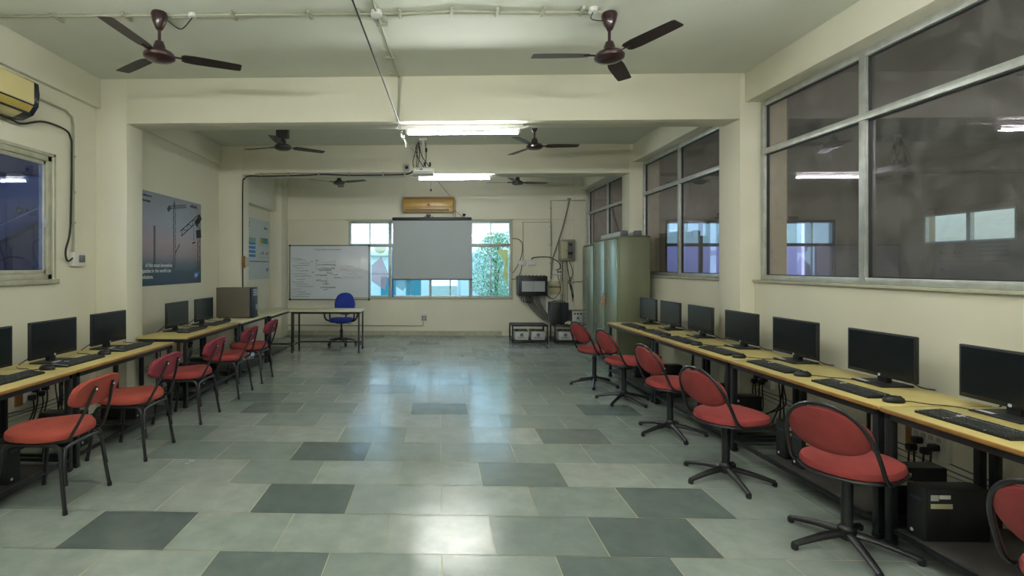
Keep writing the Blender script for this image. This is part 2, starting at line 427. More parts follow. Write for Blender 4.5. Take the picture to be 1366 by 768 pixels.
for y0, y1, z0, z1 in ((0, .05, 0, H), (L-.05, L, 0, H), (0, L, 0, .05), (0, L, H-.05, H)): f.box(-.09, .0, y0, y1, z0, z1, 'sill_old', bev=.004)
for y0, y1, z0, z1 in ((.05, .08, .05, H-.05), (L-.075, L-.048, .05, H-.05), (.05, L-.05, .05, .085), (.05, L-.05, H-.085, H-.05), (.52, .57, .05, H-.05)): f.box(-.055, -.02, y0, y1, z0, z1, 'frame_alu', bev=.004)
f.build('window_frame', t)
f = MB(); f.box(-.022, -.008, L-.068, L-.05, H*.42, H*.42+.08, 'frame_alu', bev=.003); f.build('latch', t)
for a, c in ((.08, .52), (.57, L-.072)):
    p = MB(); p.ring_strip([[(-.035, a, .085), (-.035, c, .085)], [(-.035, a, H-.085), (-.035, c, H-.085)]], 'glass_left', close=False); p.build('pane', t, smooth=0)
f = MB(); f.box(0, .03, -.06, L+.06, -.045, 0, 'sill_old', bev=.006); f.box(0, .014, L, L+.035, 0, H+.03, 'wall', bev=.004); f.box(0, .014, -.06, L+.035, H, H+.03, 'wall', bev=.004); f.build('surround', t)
# back window
t = thing('window_5', 'wide daylight window of the back wall behind the projection screen', 'window', (0, YB, 0), kind='structure')
f = MB()
TZ0, TZ1 = 1.96, 2.03
f.box(BX0, BX1, .05, .11, BZ0, BZ0+.035, 'frame_alu', bev=.004); f.box(BX0, BX1, .05, .11, BZ1-.045, BZ1, 'frame_alu', bev=.004); f.box(BX0, BX1, .03, .12, TZ0, TZ1, 'sill_old', bev=.004)
for x, w in ((BX0+.025, .05), (-1.08, .07), (-.18, .05), (.71, .07), (BX1-.02, .04)): f.box(x-w/2, x+w/2, .04, .12, BZ0, BZ1, 'frame_alu', bev=.004)
f.box(-1.03, -1.0, .03, .12, BZ0, TZ0, 'blue_ink')
for x in (-1.53, -.64, .26, 1.16): f.box(x-.012, x+.012, .06, .10, BZ0, BZ1, 'frame_alu', bev=.003)
for z in (1.36,): f.box(BX0, BX1, .1, .115, z-.008, z+.008, 'frame_alu')
f.build('window_frame', t)
xs = [BX0+.05, -1.53, -1.08, -.64, -.18, .26, .71, 1.16, BX1-.04]
for a, c in zip(xs, xs[1:]):
    for z0, z1 in ((BZ0+.03, TZ0), (TZ1, BZ1-.04)):
        p = MB(); p.ring_strip([[(a, .08, z0), (c, .08, z0)], [(a, .08, z1), (c, .08, z1)]], 'glass_back', close=False); p.build('pane', t, smooth=0)
f = MB(); f.box(BX1, BX1+.03, -.02, .02, BZ0-.02, BZ1+.04, 'panel_beige', bev=.004); f.box(BX0-.03, BX1+.03, -.03, .01, BZ0-.03, BZ0, 'sill_old', bev=.004)
f.box(BX0-.06, BX1+.06, -.055, -.036, 2.548, 2.562, 'sill_old'); f.build('surround', t)
# coloured film shapes stuck on the lower back panes
mat('film_yellow', (.85, .8, .2), .5); mat('film_pink', (.85, .6, .65), .5); mat('film_aqua', (.25, .7, .8), .5)
for k in ('film_yellow', 'film_pink', 'film_aqua'):
    bb = MATS[k].node_tree.nodes['Principled BSDF']; bb.inputs['Alpha'].default_value = .45
def film(pts, m):
    p = MB(); p.prism(pts, lambda q: (q[0], .072, q[1]), lambda q: (q[0], .075, q[1]), m); p.build('film_shape', t, smooth=0)
film([(-1.30+.14*math.cos(R(a)), 1.955+.14*math.sin(R(a))) for a in range(180, 361, 15)], 'film_yellow')
film([(-1.5, 1.55), (-1.28, 1.75), (-1.12, 1.36), (-1.2, 1.0), (-1.5, 1.2)], 'film_pink')
film([(-.98, 1.1), (-.8, .98), (-.6, 1.2), (-.6, 1.34), (-.98, 1.34)], 'film_aqua')
film([(1.3, 1.9), (1.54, 1.9), (1.54, 1.1), (1.42, 1.3), (1.46, 1.6)], 'film_yellow')

# ------------------------------------------------------------------ outside the back window
b = MB(); b.box(-30, 40, YB+.3, 60, -.9, -.8, 'ground'); o = b.build('ground', smooth=0); tag(o, 'pale yard ground outside the back window', 'ground', kind='structure')
bd = thing('neighbour_building', 'pale building seen through the back window', 'building', (-4, 20, -.8))
f = MB(); f.box(0, 3.6, 0, 4, 0, 2.75, 'outer_wall', bev=.02); f.box(4.9, 10.2, .4, 4, 0, 2.9, 'outer_wall', bev=.02); f.build('wall', bd)
f = MB(); f.box(-.2, 3.8, -.2, 4.2, 2.75, 2.95, 'outer_cream', bev=.01); f.build('parapet', bd)
for x in (.5, 1.7, 2.7):
    f = MB(); f.box(x, x+.6, -.03, .02, 1.0, 1.9, 'poster_teal'); f.box(x-.05, x+.65, -.05, .0, .95, 1.0, 'outer_cream'); f.build('window', bd)
tr = thing('leafy_tree', 'leafy tree outside the right half of the back window', 'tree', (1.75, 15.2, -.8))
f = MB(); f.tube([(0, 0, 0), (.05, 0, 1), (-.03, .05, 2), (.05, 0, 3)], .07, 'bark', smooth=4, r1=.02)
for a in range(5): f.tube([(0, 0, 1+.35*a), (.5*math.cos(a*2.4), .4*math.sin(a*2.4), 1.6+.35*a)], .025, 'bark', 6, r1=.006)
f.build('trunk', tr)
f = MB(); rg = random.Random(3); vv = []
for i in range(3800):
    a, rr, z = rg.uniform(0, 6.283), rg.random()**.6, rg.uniform(.9, 3.35)
    w = .85*math.sin(math.pi*min(1, max(.08, (z-.6)/3.1)))
    c = Vector((w*rr*math.cos(a), w*rr*math.sin(a), z)); d = Vector((rg.uniform(-1, 1), rg.uniform(-1, 1), rg.uniform(-1.2, .3))).normalized(); e = d.orthogonal().normalized(); l = rg.uniform(.08, .16)
    vs = [f.bm.verts.new(c + d*u*l + e*v*l*.3) for u, v in ((0, 0), (.5, .5), (1, 0), (.5, -.5))]; f.bm.faces.new(vs)
f.mi('leaf'); f.build('foliage', tr, smooth=0)
# ------------------------------------------------------------------ the next room behind the right windows
AX = 9.3
b = MB()
b.box(3.45, AX, -2, 13, -.1, 0, 'adj_dark'); struct(b.build('floor_next_room', smooth=0), 'dark floor of the next room')
b = MB(); b.box(3.43, AX+.2, -2, 13, 3.5, 3.6, 'adj_wall'); struct(b.build('ceiling_next_room', smooth=0), 'grey ceiling of the next room')
b = MB(); AW = (8.32, 9.86, 1.96, 2.50)
b.box(AX, AX+.2, -2, AW[0], 0, 3.5, 'adj_wall'); b.box(AX, AX+.2, AW[1], 13, 0, 3.5, 'adj_wall'); b.box(AX, AX+.2, AW[0], AW[1], 0, AW[2], 'adj_wall'); b.box(AX, AX+.2, AW[0], AW[1], AW[3], 3.5, 'adj_wall')
struct(b.build('wall_next_room', smooth=0), 'taupe far wall of the next room seen through the glass')
b = MB(); NX0, NX1 = 4.95, 8.62
b.box(3.43, NX0, YB, YB+.2, 0, 3.5, 'adj_wall'); b.box(NX1, AX, YB, YB+.2, 0, 3.5, 'adj_wall'); b.box(NX0, NX1, YB, YB+.2, 0, BZ0, 'adj_wall'); b.box(NX0, NX1, YB, YB+.2, BZ1, 3.5, 'adj_wall')
b.box(3.43, AX, -2.2, -2, 0, 3.5, 'adj_wall'); struct(b.build('wall_next_room_end', smooth=0), 'taupe end walls of the next room')
t = thing('window_7', 'wide window with blue and purple panes at the end of the next room', 'window', (0, YB, 0), kind='structure')
f = MB()
for x in (NX0+.03, 5.75, 6.55, 7.45, 8.05, NX1-.03): f.box(x-.035, x+.035, .03, .1, BZ0, BZ1, 'frame_dark', bev=.003)
for z in (BZ0+.03, 2.0, BZ1-.03): f.box(NX0, NX1, .03, .1, z-.035, z+.035, 'frame_dark', bev=.003)
f.build('window_frame', t)
glass('glass_purple', (.62, .46, 1.0), .05, .4); glass('glass_blue', (.80, .88, 1.0), .05, .4)
xs = [NX0+.06, 5.75, 6.55, 7.45, 8.05, NX1-.06]
for a, c in zip(xs, xs[1:]):
    for z0, z1, m in ((BZ0+.06, 1.97, 'glass_purple'), (2.03, BZ1-.06, 'glass_blue')):
        p = MB(); p.ring_strip([[(a, .07, z0), (c, .07, z0)], [(a, .07, z1), (c, .07, z1)]], m, close=False); p.build('pane', t, smooth=0)
b = MB(); b.box(5.0, 11.0, 15.5, 15.8, -.8, 3.6, 'outer_wall', bev=.02); tag(b.build('yard_wall'), 'pale outer wall seen through the purple panes of the next room', 'wall')
t = thing('window_6', 'small bright two light window in the far wall of the next room', 'window', (AX, AW[0], AW[2]), kind='structure')
f = MB(); L = AW[1]-AW[0]; H = AW[3]-AW[2]
for y0, y1, z0, z1 in ((0, .03, 0, H), (L-.03, L, 0, H), (L*.48-.035, L*.48+.035, 0, H), (0, L, 0, .03), (0, L, H-.03, H)): f.box(-.01, .06, y0, y1, z0, z1, 'frame_alu')
f.build('window_frame', t)
b = MB(); b.box(11.6, 11.8, 5, 15, -.8, 4.2, 'outer_cream', bev=.02); tag(b.build('yard_wall'), 'cream wall added outside to warm the small window of the next room', 'wall')  # added backdrop, coloured cream so the small window looks warmly lit
# corridor behind the left window
b = MB(); b.box(-6.2, -6.0, 0, 12, -.1, 3.6, 'corr_wall'); struct(b.build('wall_corridor', smooth=0), 'lavender corridor wall seen through the left window')
b = MB(); b.box(-6.2, XL-.2, 0, 12, -.12, -.02, 'corr_dark'); struct(b.build('floor_corridor', smooth=0), 'dark corridor floor')
b = MB(); b.box(-6.2, XL-.2, 0, 12, 3.5, 3.6, 'corr_wall'); b.box(-6.0, XL-.2, 6.2, 6.5, 2.72, 3.5, 'corr_dark'); struct(b.build('ceiling_corridor', smooth=0), 'corridor ceiling with a dark beam')
st = thing('stair_flank', 'dark sloping stair side in the corridor behind the left window', 'staircase', (-6.0, 5.6, 0))
f = MB(); f.prism([(0, 0), (1.9, 0), (1.9, 2.25), (0, 1.35)], lambda p: (.0, p[0], p[1]), lambda p: (.12, p[0], p[1]), 'corr_dark'); f.build('flank', st, smooth=0)
f = MB(); f.tube([(.06, 0, 1.6), (.06, 1.9, 2.5)], .02, 'frame_alu'); f.build('handrail', st)
sg = thing('corridor_sign', 'CLASS ROOM lettering on the corridor wall behind the left window', 'sign', (-5.99, 6.96, 2.28))
text('lettering', 'CLASS ROOM', .13, 'text_dark', sg, (0, 0, 0), (R(90), 0, R(90)), bold=.01)
b = MB(); b.box(-5.875, -5.85, 6.75, 7.45, 1.30, 1.78, 'corr_dark', bev=.005); tag(b.build('notice_board'), 'small dark notice board on the corridor wall behind the left window', 'notice board')

# ------------------------------------------------------------------ tube lights
def tube_light(loc, label, group='tube lights under the beams'):
    t = thing('tube_light', label, 'light', loc, group=group)
    f = MB(); f.box(-.70, .62, -.022, .022, -.052, 0, 'white_plastic', bev=.005)
    f.build('batten', t)
    for x in (-.61, .57):
        f = MB(); f.box(x-.008, x+.018, -.02, .02, -.1, -.045, 'white_plastic', bev=.004); f.build('lamp_holder', t)
    f = MB(); f.cyl((-.59, 0, -.088), (.57, 0, -.088), .013, 'tube_glow', 12); f.build('tube', t)
    return t
tube_light((.27, 5.34, 3.03), 'bright white tube light under the near beam above the projector')
tube_light((.27, 8.30, 3.06), 'bright white tube light under the far beam beside the projector')
tube_light((.27, 2.37, 3.03), 'unseen white tube light under the beam over the camera')  # out of view, placed to light the near bay
tube_light((.27, -.6, 3.03), 'unseen white tube light under the beam behind the camera')  # out of view, placed to light the room from behind
tube_light((5.6, 1.0, 3.5), 'unseen white tube light added on the ceiling of the next room', 'added unseen tube light of the next room')  # added out of view to brighten the next room behind the glass
tube_light((-2.2, 2.37, 3.03), 'unseen white fill tube added under the beam over the camera, left end')  # added out of view as fill for the near left side
tube_light((2.0, 2.37, 3.03), 'unseen white fill tube added under the beam over the camera, right end')  # added out of view as fill for the near right side
tube_light((-2.2, -.6, 3.03), 'unseen white fill tube added under the beam behind the camera, left end')  # unseen fill added at the rear left
tube_light((2.0, -.6, 3.03), 'unseen white fill tube added under the beam behind the camera, right end')  # unseen fill added at the rear right

# ------------------------------------------------------------------ ceiling fans
def make_fan(loc, angs, body, canopy, label, rod=.0, box=False):
    t = thing('ceiling_fan', label, 'fan', loc, group='three bladed ceiling fans')
    h = -(3.5 - 3.16)
    f = MB()
    if box: f.tube([(0, 0, -.03), (0, 0, -.05)], .02, body, 10); f.box(-.085, .085, -.055, .055, -.215+.0, -.05, body, bev=.02)
    else: f.lathe([(.0, 0), (.055, 0), (.062, -.02), (.05, -.07), (.028, -.125), (.014, -.14), (0, -.14)], (0, 0, 0), canopy)
    f.build('canopy', t)
    f = MB(); f.cyl((0, 0, -.01), (0, 0, h+.08), .012, body, 10); f.lathe([(0, h+.12), (.03, h+.115), (.043, h+.08), (.046, h+.05), (0, h+.045)], (0, 0, 0), canopy); f.build('down_rod', t)
    f = MB(); f.lathe([(0, h+.055), (.06, h+.05), (.10, h+.03), (.115, h+.005), (.112, h-.012), (.085, h-.03), (.04, h-.038), (0, h-.04)], (0, 0, 0), body, 32); f.build('motor', t)
    for a in angs:
        f = MB(); ca, sa = math.cos(R(a)), math.sin(R(a)); rings = []
        for r_, w, tw in ((.155, .04, 8), (.18, .055, 9), (.25, .062, 9), (.45, .060, 7), (.585, .056, 6), (.60, .045, 6)):
            ring = []
            for u, v in ((-1, -.0016), (1, -.0016), (1, .0016), (-1, .0016)):
                lx, ly, lz = r_, u*w*math.cos(R(tw)) - v*math.sin(R(tw)), -u*w*math.sin(R(tw)) + v
                ring.append((lx*ca - ly*sa, lx*sa + ly*ca, h + .012 + lz))
            rings.append(ring)
        f.ring_strip(rings, 'blade')
        f.tube([(.09*ca, .09*sa, h+.012), (.2*ca, .2*sa, h+.014)], .018, body, 8, flat=.3)
        f.build('blade', t, smooth=30)
    return t
fl = [((-2.17, 3.85), (27, 147, -93), 'fan_brown', 'fan_brown', 'dark brown ceiling fan over the near left tables', False),
      ((1.33, 3.95), (-61, 180, 59), 'fan_brown', 'fan_brown', 'dark brown ceiling fan over the near right side', False),
      ((-2.14, 6.85), (35, 165, -85), 'fan_grey', 'fan_grey', 'dark ceiling fan with a boxy canopy in the second bay, left', True),
      ((1.31, 6.90), (0, -125, 115), 'fan_brown', 'fan_brown', 'brown ceiling fan in the second bay, right of the tube light', False),
      ((-1.95, 9.80), (-23, 97, -143), 'fan_grey', 'fan_grey', 'farthest left ceiling fan in front of the whiteboard wall', False),
      ((1.55, 9.90), (7, 180, -113), 'fan_grey', 'fan_grey', 'farthest right ceiling fan before the fuse box wall', True)]
for (x, y), a, bm_, cm, lab, bx in fl: make_fan((x, y, HC), a, bm_, cm, lab, box=bx)

# ------------------------------------------------------------------ ceiling conduits and wires
t = thing('ceiling_conduit', 'grey white conduit crossing the ceiling between the two near fans', 'conduit', (0, 3.87, HC))
f = MB(); f.tube([(-3.55, -.02, -.012), (1.25, .03, -.012)], .011, 'pipe_cream'); f.build('pipe', t)
f = MB(); f.tube([(-2.1, .03, -.012), (-1, .01, -.014), (-.4, .05, -.012), (.1, -.02, -.018), (.6, .03, -.014), (1.2, .06, -.012)], .010, 'pipe_cream', smooth=6); f.build('pipe', t)
for x in (-3.0, -2.45, -1.6, -1.0, -.62, -.3, .1, .45, .8, 1.1):
    f = MB(); f.box(x-.012, x+.012, -.05, .07, -.028, 0, 'pipe_cream', bev=.003); f.build('clip', t)
for x, s_ in ((-1.92, .03), (1.18, .035)):
    f = MB(); f.lathe([(0, 0), (s_, 0), (s_, -.03), (0, -.032)], (x, 0, 0), 'white_plastic', 14); f.build('ceiling_rose', t)
f = MB(); f.tube([(1.18, 0, -.03), (1.16, -.02, -.09), (1.24, -.03, -.11), (1.31, .03, -.05)], .004, 'cable_black', 6, smooth=6); f.tube([(-1.92, 0, -.03), (-1.98, -.02, -.12), (-2.05, .02, -.10), (-2.13, .0, -.04)], .004, 'cable_black', 6, smooth=6); f.build('fan_lead', t)
t = thing('ceiling_conduit', 'white conduit running along the ceiling and down the near beam', 'conduit', (-.44, 5.2, HC))
f = MB(); f.tube([(-.05, -3.0, -.014), (-.04, -1.4, -.014), (.03, -.02, -.014), (.035, -.016, -.05), (.02, -.014, -.47)], .011, 'pipe_cream'); f.build('pipe', t)
for y in (-1.9, -1.3, -1.15, -.5, -.1):
    f = MB(); f.box(-.06, .03, y-.012, y+.012, -.028, 0, 'pipe_cream', bev=.003); f.build('clip', t)
f = MB(); f.lathe([(0, 0), (.045, 0), (.045, -.035), (0, -.036)], (-.04, -1.33, 0), 'white_plastic', 16); f.build('junction_box', t)
b = MB(); b.tube([(-.64, 3.58, 3.497), (-.41, 5.18, 3.02)], .0075, 'cable_black', 6); b.tube([(-.41, 5.18, 3.02), (-.40, 5.36, 2.98), (-.38, 5.5, 2.93), (-.33, 7.5, 3.2), (-.3, 7.6, 3.25)], .004, 'cable_grey', 6)
tag(b.build('power_cable'), 'black cable slanting from the ceiling down to the near beam', 'cable')
t = thing('wire_cluster', 'white connectors and wires dangling at the left end of the near tube light', 'wire', (-.40, 5.5, 3.0))
f = MB(); f.tube([(0, 0, .03), (-.01, .02, -.05), (.03, .02, -.09), (.04, .02, -.16)], .006, 'white_plastic', 6, smooth=5); f.build('wire', t)
f = MB(); f.lathe([(0, 0), (.018, -.005), (.02, -.03), (0, -.04)], (.01, .02, -.03), 'white_plastic', 10); f.build('connector', t)
b = MB(); b.tube([(2.95, 5.9, 3.5), (2.95, 5.9, 3.42), (2.93, 5.9, 3.38), (2.90, 5.88, 3.35)], .006, 'pipe_cream', 6, smooth=4); b.lathe([(0, 0), (.02, -.01), (0, -.05)], (2.95, 5.9, 3.42), 'white_plastic', 10)
tag(b.build('ceiling_hook'), 'short cream hook with a wire end hanging near the second right window', 'hook')
b = MB(); b.tube([(-2.83, 9.2, 3.5), (-2.83, 9.2, 3.35), (-2.80, 9.18, 3.28), (-2.76, 9.18, 3.24)], .008, 'cable_black', 6, smooth=4); b.tube([(-2.83, 9.2, 3.3), (-2.87, 9.2, 3.24)], .006, 'cable_black', 6)
tag(b.build('ceiling_hook'), 'dark bare hook hanging over the left poster bay', 'hook')

# ------------------------------------------------------------------ projector
t = thing('projector', 'white ceiling projector with a bundle of leads in front of the far beam', 'projector', (-.24, 7.72, 2.93))
f = MB(); f.box(-.15, .17, -.12, .14, 0, .10, 'white_plastic', bev=.02, seg=3); f.build('body', t)
f = MB(); f.lathe([(.045, 0), (.045, .02), (.03, .02), (.03, .012), (0, .012)], (.05, .14, .05), 'plastic_black', 16, 'y'); f.build('lens', t)
f = MB(); f.box(-.12, .14, -.123, -.118, .015, .04, 'box_grey'); f.box(-.10, -.075, -.124, -.118, .06, .075, 'text_orange'); f.box(-.05, .0, -.124, -.118, .058, .076, 'blue_ink'); f.build('rear_panel', t)
f = MB(); f.cyl((.0, .02, .1), (.0, .02, .54), .018, 'white_plastic', 12); f.box(-.06, .06, -.03, .07, .535, .57, 'white_plastic', bev=.004); f.build('mount', t)
for pts in ([(-.13, -.08, .06), (-.15, -.07, .2), (-.10, -.02, .4), (-.08, .0, .5)], [(-.10, -.1, .09), (-.09, -.05, .25), (-.11, .0, .42), (-.06, .0, .52)], [(.02, -.1, .10), (-.06, -.1, .22), (-.09, 0, .36), (-.05, 0, .5)],
            [(.11, -.09, .1), (.07, -.06, .16), (-.02, -.02, .3), (-.06, 0, .48)], [(.04, -.1, .1), (.05, -.05, .3), (.04, 0, .5)], [(-.08, -.1, .09), (-.05, -.06, .3), (-.07, 0, .5)]):
    f = MB(); f.tube(pts, .006, 'cable_black', 6, smooth=6); f.build('lead', t)
for p in ((.05, -.02, .35), (.11, -.08, .12), (.03, -.1, .12)):
    f = MB(); f.box(p[0]-.016, p[0]+.016, p[1]-.012, p[1]+.012, p[2], p[2]+.06, 'plastic_black', bev=.006); f.build('plug', t)
t = thing('wall_socket', 'grey socket box with a black plug on the far beam beside the projector', 'socket', (-.52, 8.15, 3.13))
f = MB(); f.box(-.05, .05, -.035, 0, -.06, .06, 'box_grey', bev=.006); f.build('box', t)
f = MB(); f.box(-.02, .03, -.06, -.035, -.03, .02, 'plastic_black', bev=.008); f.build('plug', t)

# black cable over the left pillar and far beam
t = thing('power_cable', 'long black cable climbing the left pillar and running along the far beam', 'cable', (-3.2, 8.14, 0))
pts = [(.0, 0, 1.0), (.0, -.01, 1.9), (.002, -.01, 2.86), (.03, -.01, 2.95), (.10, -.01, 2.99), (.35, -.01, 2.985), (1.0, -.005, 3.0), (1.3, -.005, 3.012), (1.8, -.01, 2.995), (2.4, -.005, 3.0), (2.7, -.01, 3.01), (2.78, -.01, 3.06)]
f = MB(); f.tube([(x, y-.005, z+.012 if x > .05 else z) for x, y, z in pts], .011, 'cable_black', 8, smooth=4); f.build('cable', t)
f = MB(); f.tube([(.2, .0, 3.045), (2.75, .0, 3.045)], .010, 'pipe_cream'); f.build('pipe', t)
for x in (.3, .75, 1.25, 1.75, 2.3, 2.65):
    f = MB(); f.box(x-.01, x+.01, -.025, .01, 2.99, 3.06, 'pipe_cream', bev=.003); f.build('clip', t)
t = thing('wall_socket', 'socket wrapped in a clear plastic bag with a wooden back on the left pillar', 'socket', (-3.205, 8.22, 1.60))
f = MB(); f.box(-.004, .03, -.12, -.03, -.10, .10, 'wood_block', bev=.006); f.build('back_board', t)
f = MB(); f.box(0, .07, -.06, .06, -.07, .08, 'skin_bag', bev=.03, seg=3); f.build('bag', t)

# ------------------------------------------------------------------ left air conditioner
t = thing('air_conditioner', 'cream and navy split air conditioner high on the left wall', 'air conditioner', (XL, 3.55, 2.92), group='split air conditioners')
prof = [(0, -.15), (.10, -.16), (.19, -.12), (.235, -.05), (.245, .05), (.235, .14), (.20, .16), (0, .16)]
def acp(y0, y1, m, s_=1.0, name='body'):
    f = MB(); f.prism([(p[0]*s_, p[1]*s_) for p in prof], lambda p: (p[0], y0, p[1]), lambda p: (p[0], y1, p[1]), m); return f.build(name, t, smooth=50)
acp(-.50, .50, 'ac_cream'); acp(.50, .60, 'ac_navy', 1.01, 'end_cap'); acp(-.60, -.50, 'ac_navy', 1.01, 'end_cap')
f = MB(); f.prism([(.248, -.05), (.256, -.045), (.256, .13), (.24, .14)], lambda p: (p[0], -.56, p[1]), lambda p: (p[0], .53, p[1]), 'ac_cream'); f.build('front_panel', t)
f = MB(); f.prism([(.238, -.062), (.246, -.058), (.250, -.045), (.24, -.045)], lambda p: (p[0], -.58, p[1]), lambda p: (p[0], .56, p[1]), 'ac_navy'); f.prism([(.195, -.124), (.21, -.115), (.205, -.108), (.19, -.115)], lambda p: (p[0], -.55, p[1]), lambda p: (p[0], .55, p[1]), 'ac_navy'); f.build('trim_strip', t)
f = MB(); f.prism([(.205, -.112), (.242, -.06), (.238, -.055), (.20, -.108)], lambda p: (p[0], -.52, p[1]), lambda p: (p[0], .54, p[1]), 'ac_cream2'); f.build('louvre', t)
t = thing('power_cable', 'black air conditioner lead looping down to a box on the left wall', 'cable', (XL+.01, 4.16, 2.75))
f = MB(); f.tube([(.1, -.5, .0), (.05, -.1, .0), (.03, .05, .0), (.02, .3, .09), (.02, .56, .09), (.02, .635, .03), (.02, .65, -.1), (.02, .64, -.7), (.02, .62, -.92), (.02, .57, -1.08), (.02, .6, -1.17), (.03, .68, -1.12)], .009, 'cable_black', 8, smooth=6); f.build('lead', t)
t = thing('wall_conduit', 'pale pipe coming out of the left beam and down to the switch box', 'conduit', (XL+.005, 4.85, 1.66))
f = MB(); f.tube([(.012, -.55, 1.38), (.012, -.1, 1.37), (.012, -.02, 1.33), (.012, 0, 1.25), (.012, 0, 0)], .011, 'pipe_cream', 8); f.build('pipe', t)
for z in (.3, .6, .95): 
    f = MB(); f.box(0, .026, -.02, .02, z-.01, z+.01, 'pipe_cream', bev=.003); f.build('clip', t)
t = thing('switch_box', 'white switch box at the foot of the pipe on the left wall', 'switch', (XL, 4.88, 1.60))
f = MB(); f.box(0, .05, -.07, .09, -.07, .07, 'white_plastic', bev=.008); f.build('box', t)
f = MB(); f.box(.05, .075, .0, .06, -.03, .04, 'box_side', bev=.005); f.build('switch', t)

# ------------------------------------------------------------------ posters
PH = 1.18
t = thing('poster', 'dusk construction crane poster on the left wall in the second bay', 'poster', (XL, 5.66, 1.285)); PW = 1.87
f = MB(); f.box(0, .006, 0, PW, 0, PH, 'poster_dusk'); f.build('sheet', t, smooth=0)
f = MB(); X0 = .0068
def bar(p, q, w, m='crane'):
    a, c = Vector(p), Vector(q); n = (c - a).normalized(); n = Vector((-n.y, n.x)) * w / 2
    f.prism([a+n, c+n, c-n, a-n], lambda u: (X0, u[0], u[1]), lambda u: (X0+.0006, u[0], u[1]), m)
def lattice(p, q, w, m='crane', th=.010):
    a, c = Vector(p), Vector(q); d = c - a; L_ = d.length; d.normalize(); n = Vector((-d.y, d.x)) * w / 2; k = max(2, int(L_/w))
    bar(a+n, c+n, th, m); bar(a-n, c-n, th, m)
    for i in range(k):
        u, v = a + d*L_*i/k, a + d*L_*(i+1)/k; bar(u + n*(1 if i % 2 else -1), v - n*(1 if i % 2 else -1), th*.8, m)
lattice((1.10, .22), (1.10, 1.10), .05, 'crane_far'); lattice((.95, 1.03), (1.42, 1.10), .035, 'crane_far'); bar((.93, .99), (1.0, 1.04), .06, 'crane_far'); bar((1.10, 1.04), (1.10, 1.14), .02, 'crane_far')
lattice((1.80, .2), (1.80, .95), .07, 'crane'); lattice((1.27, .70), (1.80, .98), .075, 'crane', .014); bar((1.70, .86), (1.86, 1.0), .10, 'crane'); bar((1.72, .72), (1.87, .74), .12, 'crane'); bar((1.64, .86), (1.64, .62), .006, 'crane')
bar((1.60, .58), (1.69, .60), .02, 'crane'); lattice((.62, .2), (.62, .76), .03, 'crane_far', .012); bar((1.12, .42), (1.24, .55), .02, 'crane_far'); bar((.20, .62), (.32, .70), .025, 'crane_far')
f.build('crane_picture', t, smooth=0)
RX = (R(90), 0, R(90)); TZ = (.235, .165, .09); TY = (.42, .25, .20, .20)
for body, z, y, sz, m in (('of the most innovative', TZ[0], TY[0], .072, 'text_white'), ('companies in the world run', TZ[1], TY[1], .072, 'text_white'), ('SAP solutions.', TZ[2], TY[2], .072, 'text_white'), ('87%', TZ[0], TY[3], .085, 'text_orange'),
                          ('Centre of Excellence on', 1.11, .16, .042, 'text_dark'), ('Emerging Technologies', 1.045, .16, .042, 'text_dark'), ('edunet', 1.10, 1.54, .075, 'text_dark')):
    text('printed_text', body, sz, m, t, (.0072, y, z), RX, xs=.95, bold=.012)
f = MB(); f.prism([(1.66, .07), (1.74, .07), (1.83, .16), (1.66, .16)], lambda u: (.0068, u[0], u[1]), lambda u: (.0074, u[0], u[1]), 'sap_blue'); f.build('logo', t, smooth=0)
text('logo_text', 'SAP', .065, 'text_white', t, (.0078, 1.665, .09), RX, xs=.85)
t = thing('poster', 'pale blue poster with charts on the left wall beside the whiteboard corner', 'poster', (XL, 8.82, 1.27)); PW = 1.80
f = MB(); f.box(0, .006, 0, PW, 0, 1.20, 'poster_white'); f.build('sheet', t, smooth=0)
f = MB()
def pr(y0, y1, z0, z1, m): f.box(.006, .0068, y0, y1, z0, z1, m)
for z in (.44, .52, .60, .68): pr(.45, .98, z, z+.05, 'poster_blue')
for i in range(9): pr(.5+i*.055, .54+i*.055, .74, .78+.05*abs(math.sin(i*1.7)), 'poster_green')
pr(1.22, 1.32, .72, .84, 'poster_yellow'); pr(1.32, 1.46, .72, .84, 'poster_green'); pr(1.46, 1.70, .72, .84, 'poster_teal'); pr(1.14, 1.76, .68, .685, 'box_side'); pr(1.14, 1.76, .44, .444, 'box_side')
for i in range(6): pr(1.2+.09*i, 1.25+.09*i, .50, .505+.03*(i % 3), 'box_side')
f.build('chart', t, smooth=0)
for body, z, y, sz, m in (('Centre of Excellence on', 1.08, .28, .05, 'text_dark'), ('Emerging Technologies', 1.02, .28, .05, 'text_dark'), ('edunet', 1.02, 1.45, .09, 'text_dark')): text('printed_text', body, sz, m, t, (.0072, y, z), RX, xs=.82)
f = MB()
for i in range(26): f.box(.006, .0068, .5+i*.048, .5+i*.048+.036, .345, .365, 'text_dark')
f.build('caption_line', t, smooth=0)
f = MB(); f.prism([(1.6, .15), (1.67, .15), (1.74, .22), (1.6, .22)], lambda u: (.0068, u[0], u[1]), lambda u: (.0074, u[0], u[1]), 'sap_blue'); f.build('logo', t, smooth=0)

